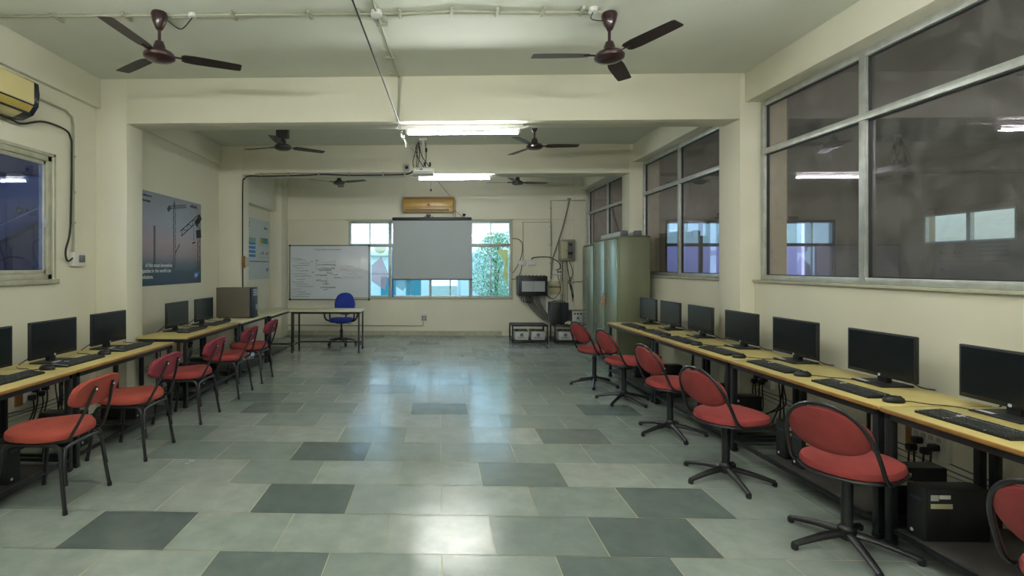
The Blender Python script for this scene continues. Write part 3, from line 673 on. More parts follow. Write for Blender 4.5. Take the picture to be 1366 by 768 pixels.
# ------------------------------------------------------------------ whiteboard
t = thing('whiteboard', 'framed whiteboard covered in faded handwriting on the back wall', 'whiteboard', (-3.32, YB-.001, .78)); Wd, Hd = 1.79, 1.22
f = MB(); f.box(.01, Wd-.01, -.02, 0, .01, Hd-.01, 'board_white', bev=.003); f.build('panel', t)
f = MB()
for x0, x1, z0, z1 in ((0, Wd, 0, .022), (0, Wd, Hd-.022, Hd), (0, .022, 0, Hd), (Wd-.022, Wd, 0, Hd)): f.box(x0, x1, -.03, 0, z0, z1, 'board_frame', bev=.005)
f.build('frame', t)
for x in (.012, Wd-.012):
    for z in (.012, Hd-.012):
        f = MB(); f.box(x-.022, x+.022, -.034, 0, z-.022, z+.022, 'plastic_black', bev=.01); f.build('corner_cap', t)
f = MB(); rg = random.Random(11)
def scrawl(x, z, w, h, m, r=.0022):
    r *= 1.5; h *= 1.3
    n = max(4, int(w/.012)); f.tube([(x + w*i/n + rg.uniform(-.003, .003), -.0212, z + h*rg.uniform(-.5, .5)) for i in range(n+1)], r, m, 4)
scrawl(.54, 1.12, .62, .03, 'ink_grey', .0024)
for i, z in enumerate((.92, .88, .82, .77, .71, .65, .58, .53, .46, .40, .35, .30, .24, .18, .13, .08)): scrawl(.06 + .05*((i*7) % 3), z, .20 + .06*((i*5) % 4), .022, 'ink_grey')
for x, z, w in ((.48, .87, .05), (.58, .88, .06), (.62, .78, .42), (.62, .70, .40), (.66, .66, .28), (.58, .55, .24), (.95, .56, .14), (.60, .44, .10), (.68, .42, .16), (.74, .36, .14), (.70, .28, .34), (.76, .24, .1), (.50, .62, .05), (.84, .60, .12), (1.0, .5, .16)): scrawl(x, z, w, .025, 'ink_grey', .0036)
for a, c in (((.60, .84), (1.0, .84)), ((.60, .84), (.60, .67)), ((.60, .67), (1.0, .67)), ((1.0, .67), (1.02, .88)), ((.9, .84), (1.02, .88)), ((.85, .67), (.82, .3))): f.tube([(a[0], -.0212, a[1]), (c[0], -.0212, c[1])], .002, 'ink_grey', 4)
for x, z, w in ((1.10, .70, .5), (1.14, .75, .3), (1.05, .66, .6), (1.2, .52, .45), (1.3, .58, .2), (1.15, .48, .5)): scrawl(x, z, w, .03, 'ink_red', .0016)
f.build('handwriting', t, smooth=0)

# ------------------------------------------------------------------ projection screen and small things above it
t = thing('projection_screen', 'pulled down grey projection screen hanging before the back window', 'projection screen', (-.145, 10.88, 0)); 
f = MB(); f.box(-.86, .86, -.035, .035, 2.52, 2.59, 'plastic_black', bev=.02, seg=3); f.build('roller_case', t)
f = MB(); f.box(-.845, .845, -.004, .0, 1.25, 2.53, 'screen_cloth'); f.build('cloth', t, smooth=0)
f = MB(); f.cyl((-.86, 0, 1.245), (.88, 0, 1.245), .016, 'box_side', 12); f.build('bottom_bar', t)
f = MB(); f.tube([(-.84, .035, 2.56), (-.84, .20, 2.60)], .008, 'steel_grey', 6); f.tube([(.84, .035, 2.56), (.84, .20, 2.60)], .008, 'steel_grey', 6); f.build('bracket', t)
b = MB(); b.tube([(-.05, YB-.045, 3.44), (.30, YB-.06, 3.02), (.32, YB-.30, 3.0), (.32, YB-.2, 2.6)], .004, 'cable_black', 6); b.tube([(.32, YB-.30, 2.75), (.52, 10.9, 2.60)], .004, 'cable_black', 6)
tag(b.build('hanging_wire'), 'thin black wire falling past the golden air conditioner to the screen', 'wire')
def small_cam(loc, lab, w=.09):
    t = thing('webcam', lab, 'camera', loc, group='small cameras above the screen')
    f = MB(); f.box(-w/2, w/2, -.06, 0, -.03, .03, 'plastic_black', bev=.015); f.lathe([(0, 0), (.02, 0), (.02, -.02), (0, -.02)], (0, -.06, 0), 'box_side', 12, 'y'); f.build('body', t)
    f = MB(); f.tube([(-w/2, 0, 0), (-w, 0, -.02), (-w*1.4, .01, -.06)], .005, 'cable_black', 6, smooth=4); f.tube([(w/2, 0, 0), (w, 0, -.02), (w*1.2, .01, -.06)], .005, 'cable_black', 6, smooth=4); f.build('bracket', t)
small_cam((-.22, 10.90, 2.625), 'small black bracketed camera on top of the screen centre')
t = thing('wall_sensor', 'small white and black sensor right of the golden air conditioner', 'sensor', (.56, YB-.036, 2.68))
f = MB(); f.box(-.035, .035, -.03, 0, -.02, .06, 'white_plastic', bev=.01); f.build('base', t)
f = MB(); f.lathe([(0, 0), (.03, -.01), (.034, -.05), (0, -.07)], (0, -.04, .01), 'plastic_black', 14); f.build('head', t)
t = thing('pull_cord', 'short cord with a weight hanging above the golden air conditioner', 'cord', (-.16, 10.5, 3.5))
f = MB(); f.cyl((0, 0, 0), (0, 0, -.36), .003, 'cable_grey', 6); f.build('cord', t)
f = MB(); f.lathe([(0, -.35), (.018, -.36), (.022, -.39), (0, -.41)], (0, 0, 0), 'box_side', 12); f.build('weight', t)
# golden AC
t = thing('air_conditioner', 'golden brown split air conditioner above the projection screen', 'air conditioner', (-.215, YB-.036, 2.87), group='split air conditioners')
f = MB(); f.box(-.565, .565, -.20, 0, -.17, .17, 'ac_gold', bev=.02, seg=3); f.build('body', t)
f = MB(); f.box(-.55, .55, -.215, -.195, -.07, .10, 'ac_gold', bev=.008); f.build('front_panel', t)
f = MB(); f.box(-.52, .44, -.206, -.19, -.145, -.10, 'ac_gold_dark'); f.box(-.54, .54, -.204, -.19, .115, .15, 'ac_gold_dark'); f.build('louvre', t)
f = MB(); f.lathe([(.03, 0), (.03, -.004), (.018, -.004), (.018, 0)], (0, -.215, -.01), 'led_red', 16, 'y'); f.build('emblem', t)
f = MB(); f.tube([(.56, -.1, .1), (.585, -.1, .1), (.585, -.08, -.3)], .004, 'cable_black', 6); f.build('lead', t)

# ------------------------------------------------------------------ gear on the back wall, right
YW = YB - .0
t = thing('network_cabinet', 'small dark wall cabinet with a pale glass front right of the window', 'network cabinet', (2.03, YW, .90))
f = MB(); f.box(-.32, .30, -.32, 0, 0, .42, 'navy_box', bev=.008); f.build('case', t)
f = MB(); f.box(-.29, .27, -.335, -.32, .03, .39, 'plastic_black', bev=.004); f.build('door', t)
f = MB(); f.box(-.25, .0, -.342, -.334, .09, .31, 'net_front'); f.box(.005, .24, -.342, -.334, .09, .31, 'net_front'); f.build('door_glass', t)
f = MB()
for i in range(7): f.box(-.25+i*.08, -.22+i*.08, -.28, -.2, .42, .44, 'cable_grey', bev=.004)
f.build('cable_gland', t)
t = thing('cable_bundle', 'thick grey cables pouring from the wall cabinet to the battery rack', 'cables', (2.03, YW-.12, .9))
for i, (x0, x1, w) in enumerate(((-.14, .22, .0), (-.09, .25, .02), (-.05, .29, .05), (.06, .31, .0), (.1, .35, .03), (.14, .38, .05), (.0, .27, .08))):
    f = MB(); f.tube([(x0, w-.05, .02), (x0+.02, w-.05, -.12), ((x0+x1)/2, w-.06, -.32), (x1, w-.07, -.48), (x1+.1, w-.03, -.52)], .022, 'cable_grey', 8, smooth=6); f.build('cable', t)
for i in range(4):
    f = MB(); f.tube([(-.22+.03*i, -.08, .01), (-.24+.05*i, -.1, -.10-.02*i), (-.12+.04*i, -.1, -.14), (-.06+.03*i, -.08, .0)], .007, 'cable_black', 6, smooth=6); f.build('cable', t)
t = thing('fuse_box', 'grey steel distribution box open on one side high on the back wall', 'fuse box', (2.80, YW, 1.65))
f = MB(); f.box(-.17, .17, -.13, 0, 0, .46, 'steel_grey', bev=.008); f.build('case', t)
f = MB(); f.box(-.13, .0, -.14, -.128, .04, .42, 'panel_beige', bev=.004); f.build('door', t)
f = MB(); f.box(.01, .12, -.136, -.126, .05, .41, 'box_side'); f.box(.03, .10, -.14, -.13, .33, .37, 'plastic_black'); f.box(.01, .11, -.142, -.13, .13, .19, 'plastic_black'); f.build('breaker_panel', t)
f = MB(); f.lathe([(0, 0), (.012, 0), (.01, -.01), (0, -.01)], (-.02, -.14, .22), 'plastic_black', 10, 'y'); f.build('lock', t)
t = thing('conduit_pipes', 'vertical pipes and black wires below the grey fuse box', 'conduit', (2.78, YW, .75))
for x, r_ in ((-.10, .012), (-.06, .016), (-.01, .014), (.04, .012)):
    f = MB(); f.tube([(x, -.02, .9), (x, -.02, 0)], r_, 'pipe_cream' if r_ < .015 else 'cable_grey', 8); f.build('pipe', t)
for pts in ([(.08, -.03, .9), (.16, -.03, .65), (.10, -.03, .4), (.14, -.03, .2), (.2, -.03, .0)], [(.02, -.04, .9), (.07, -.04, .6), (.12, -.04, .3), (.16, -.04, .0)], [(.12, -.03, .55), (.06, -.04, .42), (.13, -.04, .35), (.18, -.03, .1)]):
    f = MB(); f.tube(pts, .008, 'cable_black', 6, smooth=6); f.build('wire', t)
def plate(name, x0, x1, z0, z1, lab, cat='switch', m='white_plastic', holes=(), grp=None):
    t = thing(name, lab, cat, ((x0+x1)/2, YW, (z0+z1)/2), group=grp); w, h = (x1-x0)/2, (z1-z0)/2
    f = MB(); f.box(-w, w, -.04, 0, -h, h, m, bev=.008); f.build('plate', t)
    for a in holes:
        f = MB(); f.lathe([(0, 0), (.02, 0), (.016, -.02), (0, -.02)], (a, -.04, 0), 'plastic_black', 12, 'y'); f.build('plug', t)
    return t
plate('switch_plate', 1.75, 1.92, 1.55, 1.66, 'white switch box above the wall cabinet, nearer the window')
plate('switch_plate', 1.97, 2.14, 1.55, 1.66, 'white switch box above the wall cabinet with a black cable leaving it')
plate('wall_socket', 2.49, 2.70, 1.35, 1.46, 'white socket with two black plugs left of the conduit pipes', 'socket', holes=(.02, .07))
t = plate('breaker_box', 2.40, 2.72, .92, 1.20, 'beige breaker box beside the wall cabinet', 'fuse box', 'panel_beige')
f = MB(); f.box(-.14, .12, -.046, -.038, .0, .03, 'box_side'); f.build('vent_strip', t)
b = MB(); b.box(2.12, 2.36, YW-.008, YW, .60, .86, 'box_grey', bev=.002); tag(b.build('wall_plate'), 'blank grey plate low on the back wall behind the cable bundle', 'plate')
t = plate('wall_socket', -.38, -.26, .32, .45, 'small grey double socket low on the back wall under the window', 'socket', 'box_grey')
f = MB()
for x in (-.03, .03):
    for z in (-.03, .02): f.box(x-.018, x+.018, -.044, -.038, z-.014, z+.014, 'box_side')
f.build('switch', t)
t = thing('wall_conduit', 'low pipe along the back wall behind the desk to the small socket', 'conduit', (-3.36, YW, .22))
f = MB(); f.tube([(0, -.012, 0), (2.9, -.012, -.01), (3.02, -.012, .0), (3.02, -.012, .12)], .011, 'steel_grey', 8); f.build('pipe', t)
t = thing('wall_conduit', 'thin pipe framing the wall above the switch boxes', 'conduit', (1.86, YW, 1.66))
f = MB(); f.tube([(0, -.01, 0), (0, -.01, .84), (.62, -.01, .84), (.62, -.01, .3)], .008, 'steel_grey', 6); f.build('pipe', t)
t = thing('wall_conduit', 'pipe running from the right wall and down beside the fuse box', 'conduit', (2.46, YW, 1.2))
f = MB(); f.tube([(0, -.045, 0), (0, -.045, 1.77), (.74, -.06, 1.77)], .011, 'pipe_cream', 8); f.build('pipe', t)
for z in (.4, .8, 1.2, 1.6):
    f = MB(); f.box(-.025, .025, -.06, 0, z-.01, z+.01, 'pipe_cream', bev=.003); f.build('clip', t)
t = thing('power_cable', 'thick grey cable slanting down past the fuse box', 'cable', (2.46, YW-.05, 1.25))
f = MB(); f.tube([(.40, 0, 1.76), (.38, 0, 1.62), (.27, -.01, 1.18), (.12, -.01, .70), (.03, -.01, .4), (.0, 0, 0)], .015, 'cable_grey', 8, smooth=6); f.build('cable', t)
f = MB(); f.box(.36, .44, -.01, .02, 1.74, 1.77, 'steel_grey', bev=.003); f.build('bracket', t)
b = MB(); b.tube([(2.05, YW-.05, 1.67), (2.08, YW-.05, 1.72), (2.4, YW-.07, 1.73), (2.62, YW-.06, 1.62), (2.66, YW-.06, 1.5), (2.58, YW-.05, 1.44)], .009, 'cable_black', 6, smooth=6)
tag(b.build('power_cable'), 'black cable arching between the switch box and the twin plug socket', 'cable')
b = MB(); b.tube([(1.62, YW-.03, 2.14), (1.76, YW-.03, 2.12), (1.84, YW-.03, 2.02), (1.83, YW-.03, 1.8), (1.74, YW-.03, 1.55), (1.63, YW-.03, 1.38)], .007, 'cable_black', 6, smooth=6)
b.tube([(1.83, YW-.05, 1.55), (1.80, YW-.05, 1.4), (1.72, YW-.05, 1.27), (1.6, YW-.05, 1.24)], .007, 'cable_black', 6, smooth=6)
tag(b.build('power_cable'), 'black cable curling beside the right edge of the back window', 'cable')
b = MB(); b.tube([(2.60, YW-.06, 1.34), (2.66, YW-.06, 1.1), (2.64, YW-.07, .95), (2.5, YW-.06, .82), (2.36, YW-.05, .92)], .007, 'cable_black', 6, smooth=6)
tag(b.build('power_cable'), 'black lead looping from the twin plugs under the beige breaker box', 'cable')
b = MB(); b.tube([(2.9, YW-.06, 1.17), (3.0, YW-.07, 1.19), (3.2, YW-.08, 1.2)], .008, 'cable_grey', 6, smooth=4); tag(b.build('power_cable'), 'grey cable running right from the conduit pipes to the right wall', 'cable')

# battery racks
def rack(x, y, w, lab):
    t = thing('battery_rack', lab, 'rack', (x, y, 0), group='low black battery racks'); D = .42
    f = MB()
    for z in (.035, .33):
        f.box(0, w, 0, .03, z, z+.028, 'black_metal', bev=.003); f.box(0, w, D-.03, D, z, z+.028, 'black_metal', bev=.003); f.box(0, .03, 0, D, z, z+.028, 'black_metal', bev=.003); f.box(w-.03, w, 0, D, z, z+.028, 'black_metal', bev=.003)
    f.build('frame', t)
    for a in (0, w-.03):
        for c in (0, D-.03):
            f = MB(); f.box(a, a+.03, c, c+.03, 0, .35, 'black_metal', bev=.003); f.build('leg', t)
    f = MB(); f.box(.01, w-.01, .01, D-.01, .358, .368, 'shelf_board'); f.build('top_shelf', t)
    f = MB(); f.box(.03, w-.03, .03, D-.03, .045, .055, 'shelf_board'); f.build('bottom_shelf', t)
rack(1.46, 10.04, .72, 'low black rack with two batteries under the wall cabinet')
rack(2.30, 10.04, .72, 'low black rack carrying the black power unit and grey stabiliser')
def battery(x, y, lab, w=.27):
    t = thing('battery', lab, 'battery', (x, y, .056), group='pale batteries on the racks')
    f = MB(); f.box(0, w, 0, .30, 0, .165, 'battery', bev=.01); f.build('case', t)
    f = MB(); f.box(.005, w-.005, .005, .295, .165, .185, 'box_side', bev=.006)
    for a in (.05, w-.05): f.lathe([(0, .185), (.015, .185), (.012, .21), (0, .21)], (a, .05, 0), 'black_metal', 10)
    f.build('lid', t)
    f = MB(); f.lathe([(0, 0), (.035, 0), (.035, -.002), (0, -.002)], (w/2, -.0, .10), 'box_side', 20, 'y')
    for i in range(4): f.box(w/2-.07+i*.035, w/2-.05+i*.035, -.002, .0, .035, .06, 'box_side')
    f.build('printed_mark', t)
battery(1.53, 10.10, 'grey white battery at the left end of the first rack'); battery(1.86, 10.10, 'grey white battery second from left on the first rack')
battery(2.40, 10.10, 'grey white battery left on the rack under the black power unit'); battery(2.70, 10.10, 'grey white battery right on the rack under the stabiliser')
t = thing('power_unit', 'large black power backup unit standing on the battery rack', 'power unit', (2.41, 10.08, .368))
f = MB(); f.box(-.15, .19, .02, .38, .02, .43, 'navy_box', bev=.01); f.build('case', t)
f = MB(); f.box(-.155, .05, .0, .03, .01, .44, 'plastic_black', bev=.008)
for i in range(4): f.box(-.13, .03, -.004, .002, .08+i*.09, .085+i*.09, 'navy_box')
f.build('front_panel', t)
f = MB(); f.box(-.1, .1, .1, .3, .43, .45, 'cable_grey', bev=.01); f.tube([(-.1, .2, .45), (0, .15, .48), (.15, .2, .45)], .008, 'cable_grey', 6, smooth=5); f.build('top_socket', t)
t = thing('stabiliser', 'white and grey stabiliser box beside the black power unit', 'stabiliser', (2.78, 10.06, .368))
f = MB(); f.box(-.12, .13, .012, .32, .01, .27, 'box_side', bev=.008); f.build('case', t)
f = MB(); f.box(-.12, .10, 0, .014, .01, .27, 'box_grey', bev=.006); f.build('front_panel', t)
f = MB()
for a in (-.09, -.03, .03): f.box(a, a+.035, -.004, 0, .20, .235, 'text_dark')
f.lathe([(0, 0), (.022, 0), (.022, -.004), (0, -.004)], (-.01, 0, .13), 'text_dark', 16, 'y'); f.box(-.08, .08, -.003, 0, .03, .045, 'box_side'); f.build('dial', t)
b = MB(); b.tube([(2.55, 10.02, .39), (2.62, 10.0, .40), (2.58, 10.03, .43), (2.50, 10.02, .39)], .02, 'panel_beige', 8, smooth=6); tag(b.build('cloth_rag'), 'pale crumpled rag on the rack before the black power unit', 'cloth')

# ------------------------------------------------------------------ steel cupboards
def cupboard(loc, rz, w, d, h, lab, ajar=0, doors=2):
    t = thing('steel_cupboard', lab, 'cupboard', loc, rz, group='green grey steel cupboards')
    # local: front faces -X, width along +Y from 0 (near) to w, depth towards +X
    f = MB(); th = .012
    f.box(.02, d, 0, th, .04, h, 'locker', bev=.003); f.box(.02, d, w-th, w, .04, h, 'locker', bev=.003); f.box(d-th, d, 0, w, .04, h, 'locker'); f.box(.0, d, 0, w, h-.025, h, 'locker', bev=.004); f.box(.0, d, 0, w, .03, .07, 'locker', bev=.004)
    f.box(.0, .02, 0, .025, .05, h, 'locker_door', bev=.003); f.box(.0, .02, w-.025, w, .05, h, 'locker_door', bev=.003)
    f.build('body', t)
    for x in (.03, d-.05):
        for y in (.02, w-.05):
            f = MB(); f.box(x, x+.03, y, y+.03, 0, .04, 'locker_dark'); f.build('foot', t)
    for z in (.5, .95, 1.4):
        f = MB(); f.box(.03, d-.02, .015, w-.015, z, z+.02, 'locker'); f.build('shelf', t)
    dw = (w-.03)/doors
    for k in range(doors):
        f = MB(); f.box(-.018, .0, -dw+.002, -.002, .075, h-.035, 'locker_door', bev=.004)
        f.box(-.022, -.017, -dw+.03, -dw+.036, .1, h-.06, 'locker_dark') if False else None
        dd = f.build('door', t); dd.location = (0, .015 + dw*(k+1), 0)
        if ajar and k == doors-1: dd.rotation_euler = (0, 0, R(-ajar))
        hy = (-dw+.06) if k == doors-1 and doors > 1 else -.06
        g = MB()
        if doors == 1: g.bm.free(); continue
        g.box(-.05, -.018, hy-.012, hy+.012, .90, 1.06, 'rusty_handle', bev=.008); g.box(-.03, -.018, hy-.05, hy+.05, 1.075, 1.09, 'locker_dark', bev=.004); g.build('handle', dd)
    return t
cupboard((2.655, 7.50, 0), R(-3.0), 1.36, .46, 1.98, 'tall green grey steel cupboard with two shut doors behind the right tables')
cupboard((2.745, 8.95, 0), R(-3.0), .80, .42, 1.93, 'darker steel cupboard half hidden behind the two door cupboard', doors=1)
def tube_carton(x, y, rz, lab):
    t = thing('tube_fixture', lab, 'light fitting', (x, y, 1.98), rz, group='spare fittings lying on the cupboard')
    f = MB(); f.box(-.05, .05, 0, 1.05, 0, .075, 'battery', bev=.012); f.build('body', t)
    f = MB(); f.box(-.055, .055, -.02, .03, 0, .085, 'box_side', bev=.01); f.build('end_cap', t)
tube_carton(2.78, 7.60, R(-2), 'grey white light fitting lying along the front of the cupboard top')
tube_carton(2.99, 7.62, R(-5), 'grey white light fitting lying at the back of the cupboard top')

# ------------------------------------------------------------------ tables
def table(loc, rz, L, D, lab, grp, top='table_top', edge='table_edge', side=1, board=None, hh=.75):
    """local: front edge at x=0, depth towards +x*side, length along +y"""
    t = thing('computer_table', lab, 'table', loc, rz, group=grp); s_ = side
    def bx(f, x0, x1, *a, **k): f.box(min(x0*s_, x1*s_), max(x0*s_, x1*s_), *a, **k)
    f = MB(); bx(f, .006, D, .003, L-.003, hh-.022, hh, top, bev=.003); f.build('tabletop', t)
    f = MB(); bx(f, -.002, .012, .001, L-.001, hh-.024, hh-.002, ('table_cream' if top == 'table_cream' else edge), bev=.006); f.build('edge_band', t)
    f = MB()
    bx(f, .02, .055, .01, L-.01, hh-.062, hh-.022, 'black_metal', bev=.003); bx(f, D-.055, D-.02, .01, L-.01, hh-.062, hh-.022, 'black_metal', bev=.003)
    bx(f, .02, D-.02, .012, .047, hh-.06, hh-.022, 'black_metal', bev=.003); bx(f, .02, D-.02, L-.047, L-.012, hh-.06, hh-.022, 'black_metal', bev=.003)
    f.build('apron_frame', t)
    for y in (.012, L-.050):
        for x in (.02, D-.058):
            f = MB(); bx(f, x, x+.038, y, y+.038, 0, hh-.03, 'black_metal', bev=.003); lg = f.build('leg', t)
            g = MB(); bx(g, x-.003, x+.041, y-.003, y+.041, 0, .03, 'plastic_black', bev=.004); g.build('foot_cap', lg)
    f = MB(); bx(f, .025, .053, .03, L-.03, .075, .103, 'black_metal', bev=.003); bx(f, D-.05, D-.02, .03, L-.03, .075, .103, 'black_metal', bev=.003)
    for y in (.018, L-.044): bx(f, .03, D-.03, y, y+.026, .075, .103, 'black_metal', bev=.003)
    f.build('foot_frame', t)
    if board:
        f = MB(); bx(f, .03, D-.03, board[0], board[1], .103, .113, 'shelf_board', bev=.002); f.build('shelf', t)
    return t
def RX_(y): return 2.445 - .024*(y - 2.87)
rt = math.atan(.024)
gR, gL = 'yellow topped computer tables in the right row', 'yellow topped computer tables in the left row'
for y0, lab, bd_ in ((1.46, 'nearest right table carrying the keyboard cut by the photo edge', (.55, 1.32)), (2.87, 'right table carrying the two monitors left of the nearest one', (.1, .98)),
                    (4.28, 'right table beside the first pillar, second from the cupboard', (.1, .9)), (5.68, 'farthest right table, touching the steel cupboard end', (.1, 1.3))):
    table((RX_(y0), y0, 0), rt, 1.395, .65, lab, gR, board=bd_)
for y0, L_, x0, D, hh, top, lab, bd_ in ((2.32, 1.385, -2.72, .64, .75, 'table_top', 'nearest left table cut by the photo edge', (.6, 1.2)), (3.72, 1.395, -2.72, .64, .75, 'table_top', 'second left table, ending at the left pillar', (.75, 1.3)),
                        (5.34, 1.45, -2.70, .565, .765, 'table_top', 'left table with the two small far monitors', (.3, 1.1)), (6.80, 1.14, -2.70, .56, .765, 'table_cream', 'short left table under the big grey computer case', (.1, 1.0)),
                        (7.95, 1.33, -2.66, .53, .755, 'table_cream', 'bare cream table joining the corner desk', (.2, .9))):
    table((x0, y0, 0), 0, L_, D, lab, gL, top=top, side=-1, board=bd_, hh=hh)
# teacher desk
t = thing('teacher_desk', 'bare cream desk on thin black legs in front of the whiteboard', 'desk', (-2.63, 8.76, 0))
f = MB(); f.box(0, 1.28, 0, .54, .728, .752, 'table_cream', bev=.003); f.build('tabletop', t)
f = MB(); f.box(.03, 1.24, .03, .055, .69, .728, 'black_metal'); f.box(.03, 1.24, .485, .51, .69, .728, 'black_metal'); f.box(.03, .055, .03, .51, .69, .728, 'black_metal'); f.box(1.215, 1.24, .03, .51, .69, .728, 'black_metal')
f.box(.03, 1.24, .485, .51, .12, .145, 'black_metal'); f.box(.03, .055, .03, .51, .12, .145, 'black_metal'); f.box(1.215, 1.24, .03, .51, .12, .145, 'black_metal'); f.build('frame', t)
for x in (.03, 1.213):
    for y in (.03, .483):
        f = MB(); f.box(x, x+.028, y, y+.028, 0, .70, 'black_metal', bev=.003); f.build('leg', t)

# ------------------------------------------------------------------ computers
def make_monitor(loc, rz, lab, grp):
    t = thing('monitor', lab, 'monitor', loc, rz, group=grp)   # faces -X
    f = MB(); f.box(-.012, .012, -.25, .25, .05, .343, 'plastic_black', bev=.005); f.box(.008, .045, -.15, .15, .1, .28, 'plastic_matte', bev=.015); f.build('housing', t)
    f = MB(); f.box(-.0135, -.011, -.236, .236, .075, .331, 'screen'); f.build('screen', t, smooth=0)
    f = MB(); f.lathe([(0, 0), (.009, 0), (.009, -.002), (0, -.002)], (-.012, 0, .062), 'badge', 16, 'x'); f.build('badge', t)
    f = MB(); f.box(.005, .045, -.035, .035, .006, .14, 'plastic_matte', bev=.008); f.build('neck', t)
    f = MB(); f.box(-.10, .11, -.12, .12, 0, .012, 'plastic_matte', bev=.005); f.build('base', t)
    f = MB(); f.box(-.085, -.055, .02, .10, .0125, .0132, 'paper'); f.build('sticker', t, smooth=0)
    f = MB(); f.tube([(.05, -.05, .12), (.09, -.08, .05), (.13, -.14, .008), (.16, -.2, .006)], .004, 'cable_black', 6, smooth=6); f.tube([(.05, .05, .12), (.10, .10, .06), (.14, .18, .006)], .004, 'cable_black', 6, smooth=6); f.build('cable', t)
    return t
def make_keyboard(loc, rz, lab, grp):
    t = thing('keyboard', lab, 'keyboard', loc, rz, group=grp)   # front edge towards -X
    f = MB(); f.prism([(-.068, 0), (.068, 0), (.068, .022), (-.068, .012)], lambda p: (p[0], -.22, p[1]), lambda p: (p[0], .22, p[1]), 'plastic_black'); f.build('base', t)
    f = MB()
    for r_ in range(6):
        x = -.056 + r_*.0205 + (.006 if r_ == 5 else 0); z = .012 + .0735*(x+.068)
        for k in range(20):
            y = -.205 + k*.0208 + (.004 if k > 13 else -.002)
            if r_ == 0 and 4 < k < 9:
                if k == 5: f.box(x-.008, x+.008, y-.0, y+.085, z, z+.006, 'key')
                continue
            if (r_ in (4, 5) and k in (14,)) : continue
            f.box(x-.0076, x+.0076, y-.0078, y+.0078, z, z+.005, 'key')
    o = f.build('keys', t, smooth=0)
    f = MB(); f.prism([(-.062, .0126), (.062, .0218), (.062, .0226), (-.062, .0134)], lambda p: (p[0], -.212, p[1]), lambda p: (p[0], .212, p[1]), 'keygap'); f.build('key_bed', t)
    return t
def make_mouse(loc, rz, lab, grp):
    t = thing('mouse', lab, 'mouse', loc, rz, group=grp)
    f = MB(); out = superell(.055, .031, 2.3, 24); f.pad(out, [(.9, 0), (1, .006), (1, .015), (.9, .026), (.68, .034), (.35, .038), (.05, .039)], lambda u, v, h: (u, v, h), 'plastic_black'); f.build('body', t)
    f = MB(); f.lathe([(0, -.004), (.010, -.004), (.010, .004), (0, .004)], (.03, 0, .028), 'plastic_matte', 12, 'y'); f.build('wheel', t)
    f = MB(); f.tube([(.055, 0, .008), (.10, .02, .004), (.16, -.03, .004), (.24, -.05, .004), (.30, -.12, .004)], .0028, 'cable_black', 6, smooth=6); f.build('cable', t)
    return t
def make_tower(loc, rz, lab, grp):
    t = thing('computer_tower', lab, 'computer', loc, rz, group=grp)   # front towards -X, thin along Y
    f = MB(); f.box(.012, .33, -.05, .05, .0, .27, 'plastic_black', bev=.006); f.build('case', t)
    f = MB(); f.box(0, .014, -.05, .05, 0, .27, 'plastic_matte', bev=.004); f.build('front_panel', t)
    f = MB(); f.box(-.001, .0, -.03, .03, .20, .215, 'case_front'); f.build('drive_slot', t)
    f = MB(); f.lathe([(0, 0), (.009, 0), (.009, -.002), (0, -.002)], (0, .02, .03), 'badge', 12, 'x'); f.build('badge', t)
    f = MB(); f.box(.03, .07, -.0507, -.05, .21, .24, 'box_grey'); f.box(.073, .13, -.0507, -.05, .22, .24, 'paper'); f.box(.03, .14, -.0507, -.05, .17, .195, 'panel_beige'); f.build('sticker', t, smooth=0)
    return t
gm, gk, gmo, gt = 'black monitors on the tables', 'black keyboards on the tables', 'black mice on the tables', 'black computer towers under the tables'
Mo, Ke, Ms, Tw = None, None, None, None
def put(proto, make, loc, rz, lab, grp):
    if proto is None: return make(loc, rz, lab, grp)
    dup(proto, loc, rz, lab, grp); return proto
mr_ = [(2.67, 'big black monitor cut by the right edge of the photo'), (3.42, 'black monitor second from the right photo edge'), (4.20, 'black monitor against the wall just before the near right pillar'),
       (4.90, 'black monitor standing in front of the near right pillar'), (5.62, 'third black monitor from the steel cupboard'), (6.30, 'second black monitor from the steel cupboard'), (6.92, 'black monitor in front of the steel cupboard side')]
for y, lab in mr_: Mo = put(Mo, make_monitor, (RX_(y)+.51, y, .75), rt, lab, gm)
ml_ = [(3.36, -3.14, .75, 'black monitor cut by the left edge of the photo'), (4.03, -3.15, .75, 'wide black monitor on the left, nearest fully in view'), (4.72, -3.15, .75, 'black monitor just before the left pillar'),
       (5.88, -3.10, .765, 'black monitor below the crane poster, nearer the pillar'), (6.56, -3.10, .765, 'black monitor beside the big grey computer case')]
for y, x, z, lab in ml_: Mo = put(Mo, make_monitor, (x, y, z), math.pi, lab, gm)
kr = [(2.53, 'black keyboard cut by the right edge of the photo'), (3.25, 'black keyboard before the second right monitor'), (3.94, 'black keyboard at the joint of the middle right tables'), (4.66, 'black keyboard before the pillar monitor'),
      (5.33, 'black keyboard before the third monitor from the cupboard'), (5.92, 'black keyboard before the second monitor from the cupboard'), (6.58, 'farthest right keyboard, beside the steel cupboard')]
for y, lab in kr: Ke = put(Ke, make_keyboard, (RX_(y)+.16, y, .75), rt, lab, gk)
kl = [(3.36, .75, 'black keyboard cut by the left edge of the photo'), (4.02, .75, 'black keyboard before the nearest full left monitor'), (4.72, .75, 'black keyboard at the far end of the second left table'),
      (5.90, .765, 'black keyboard under the crane poster, nearer the pillar'), (6.60, .765, 'farthest left keyboard, before the grey computer case')]
for y, z, lab in kl: Ke = put(Ke, make_keyboard, (-2.93, y, z), math.pi, lab, gk)
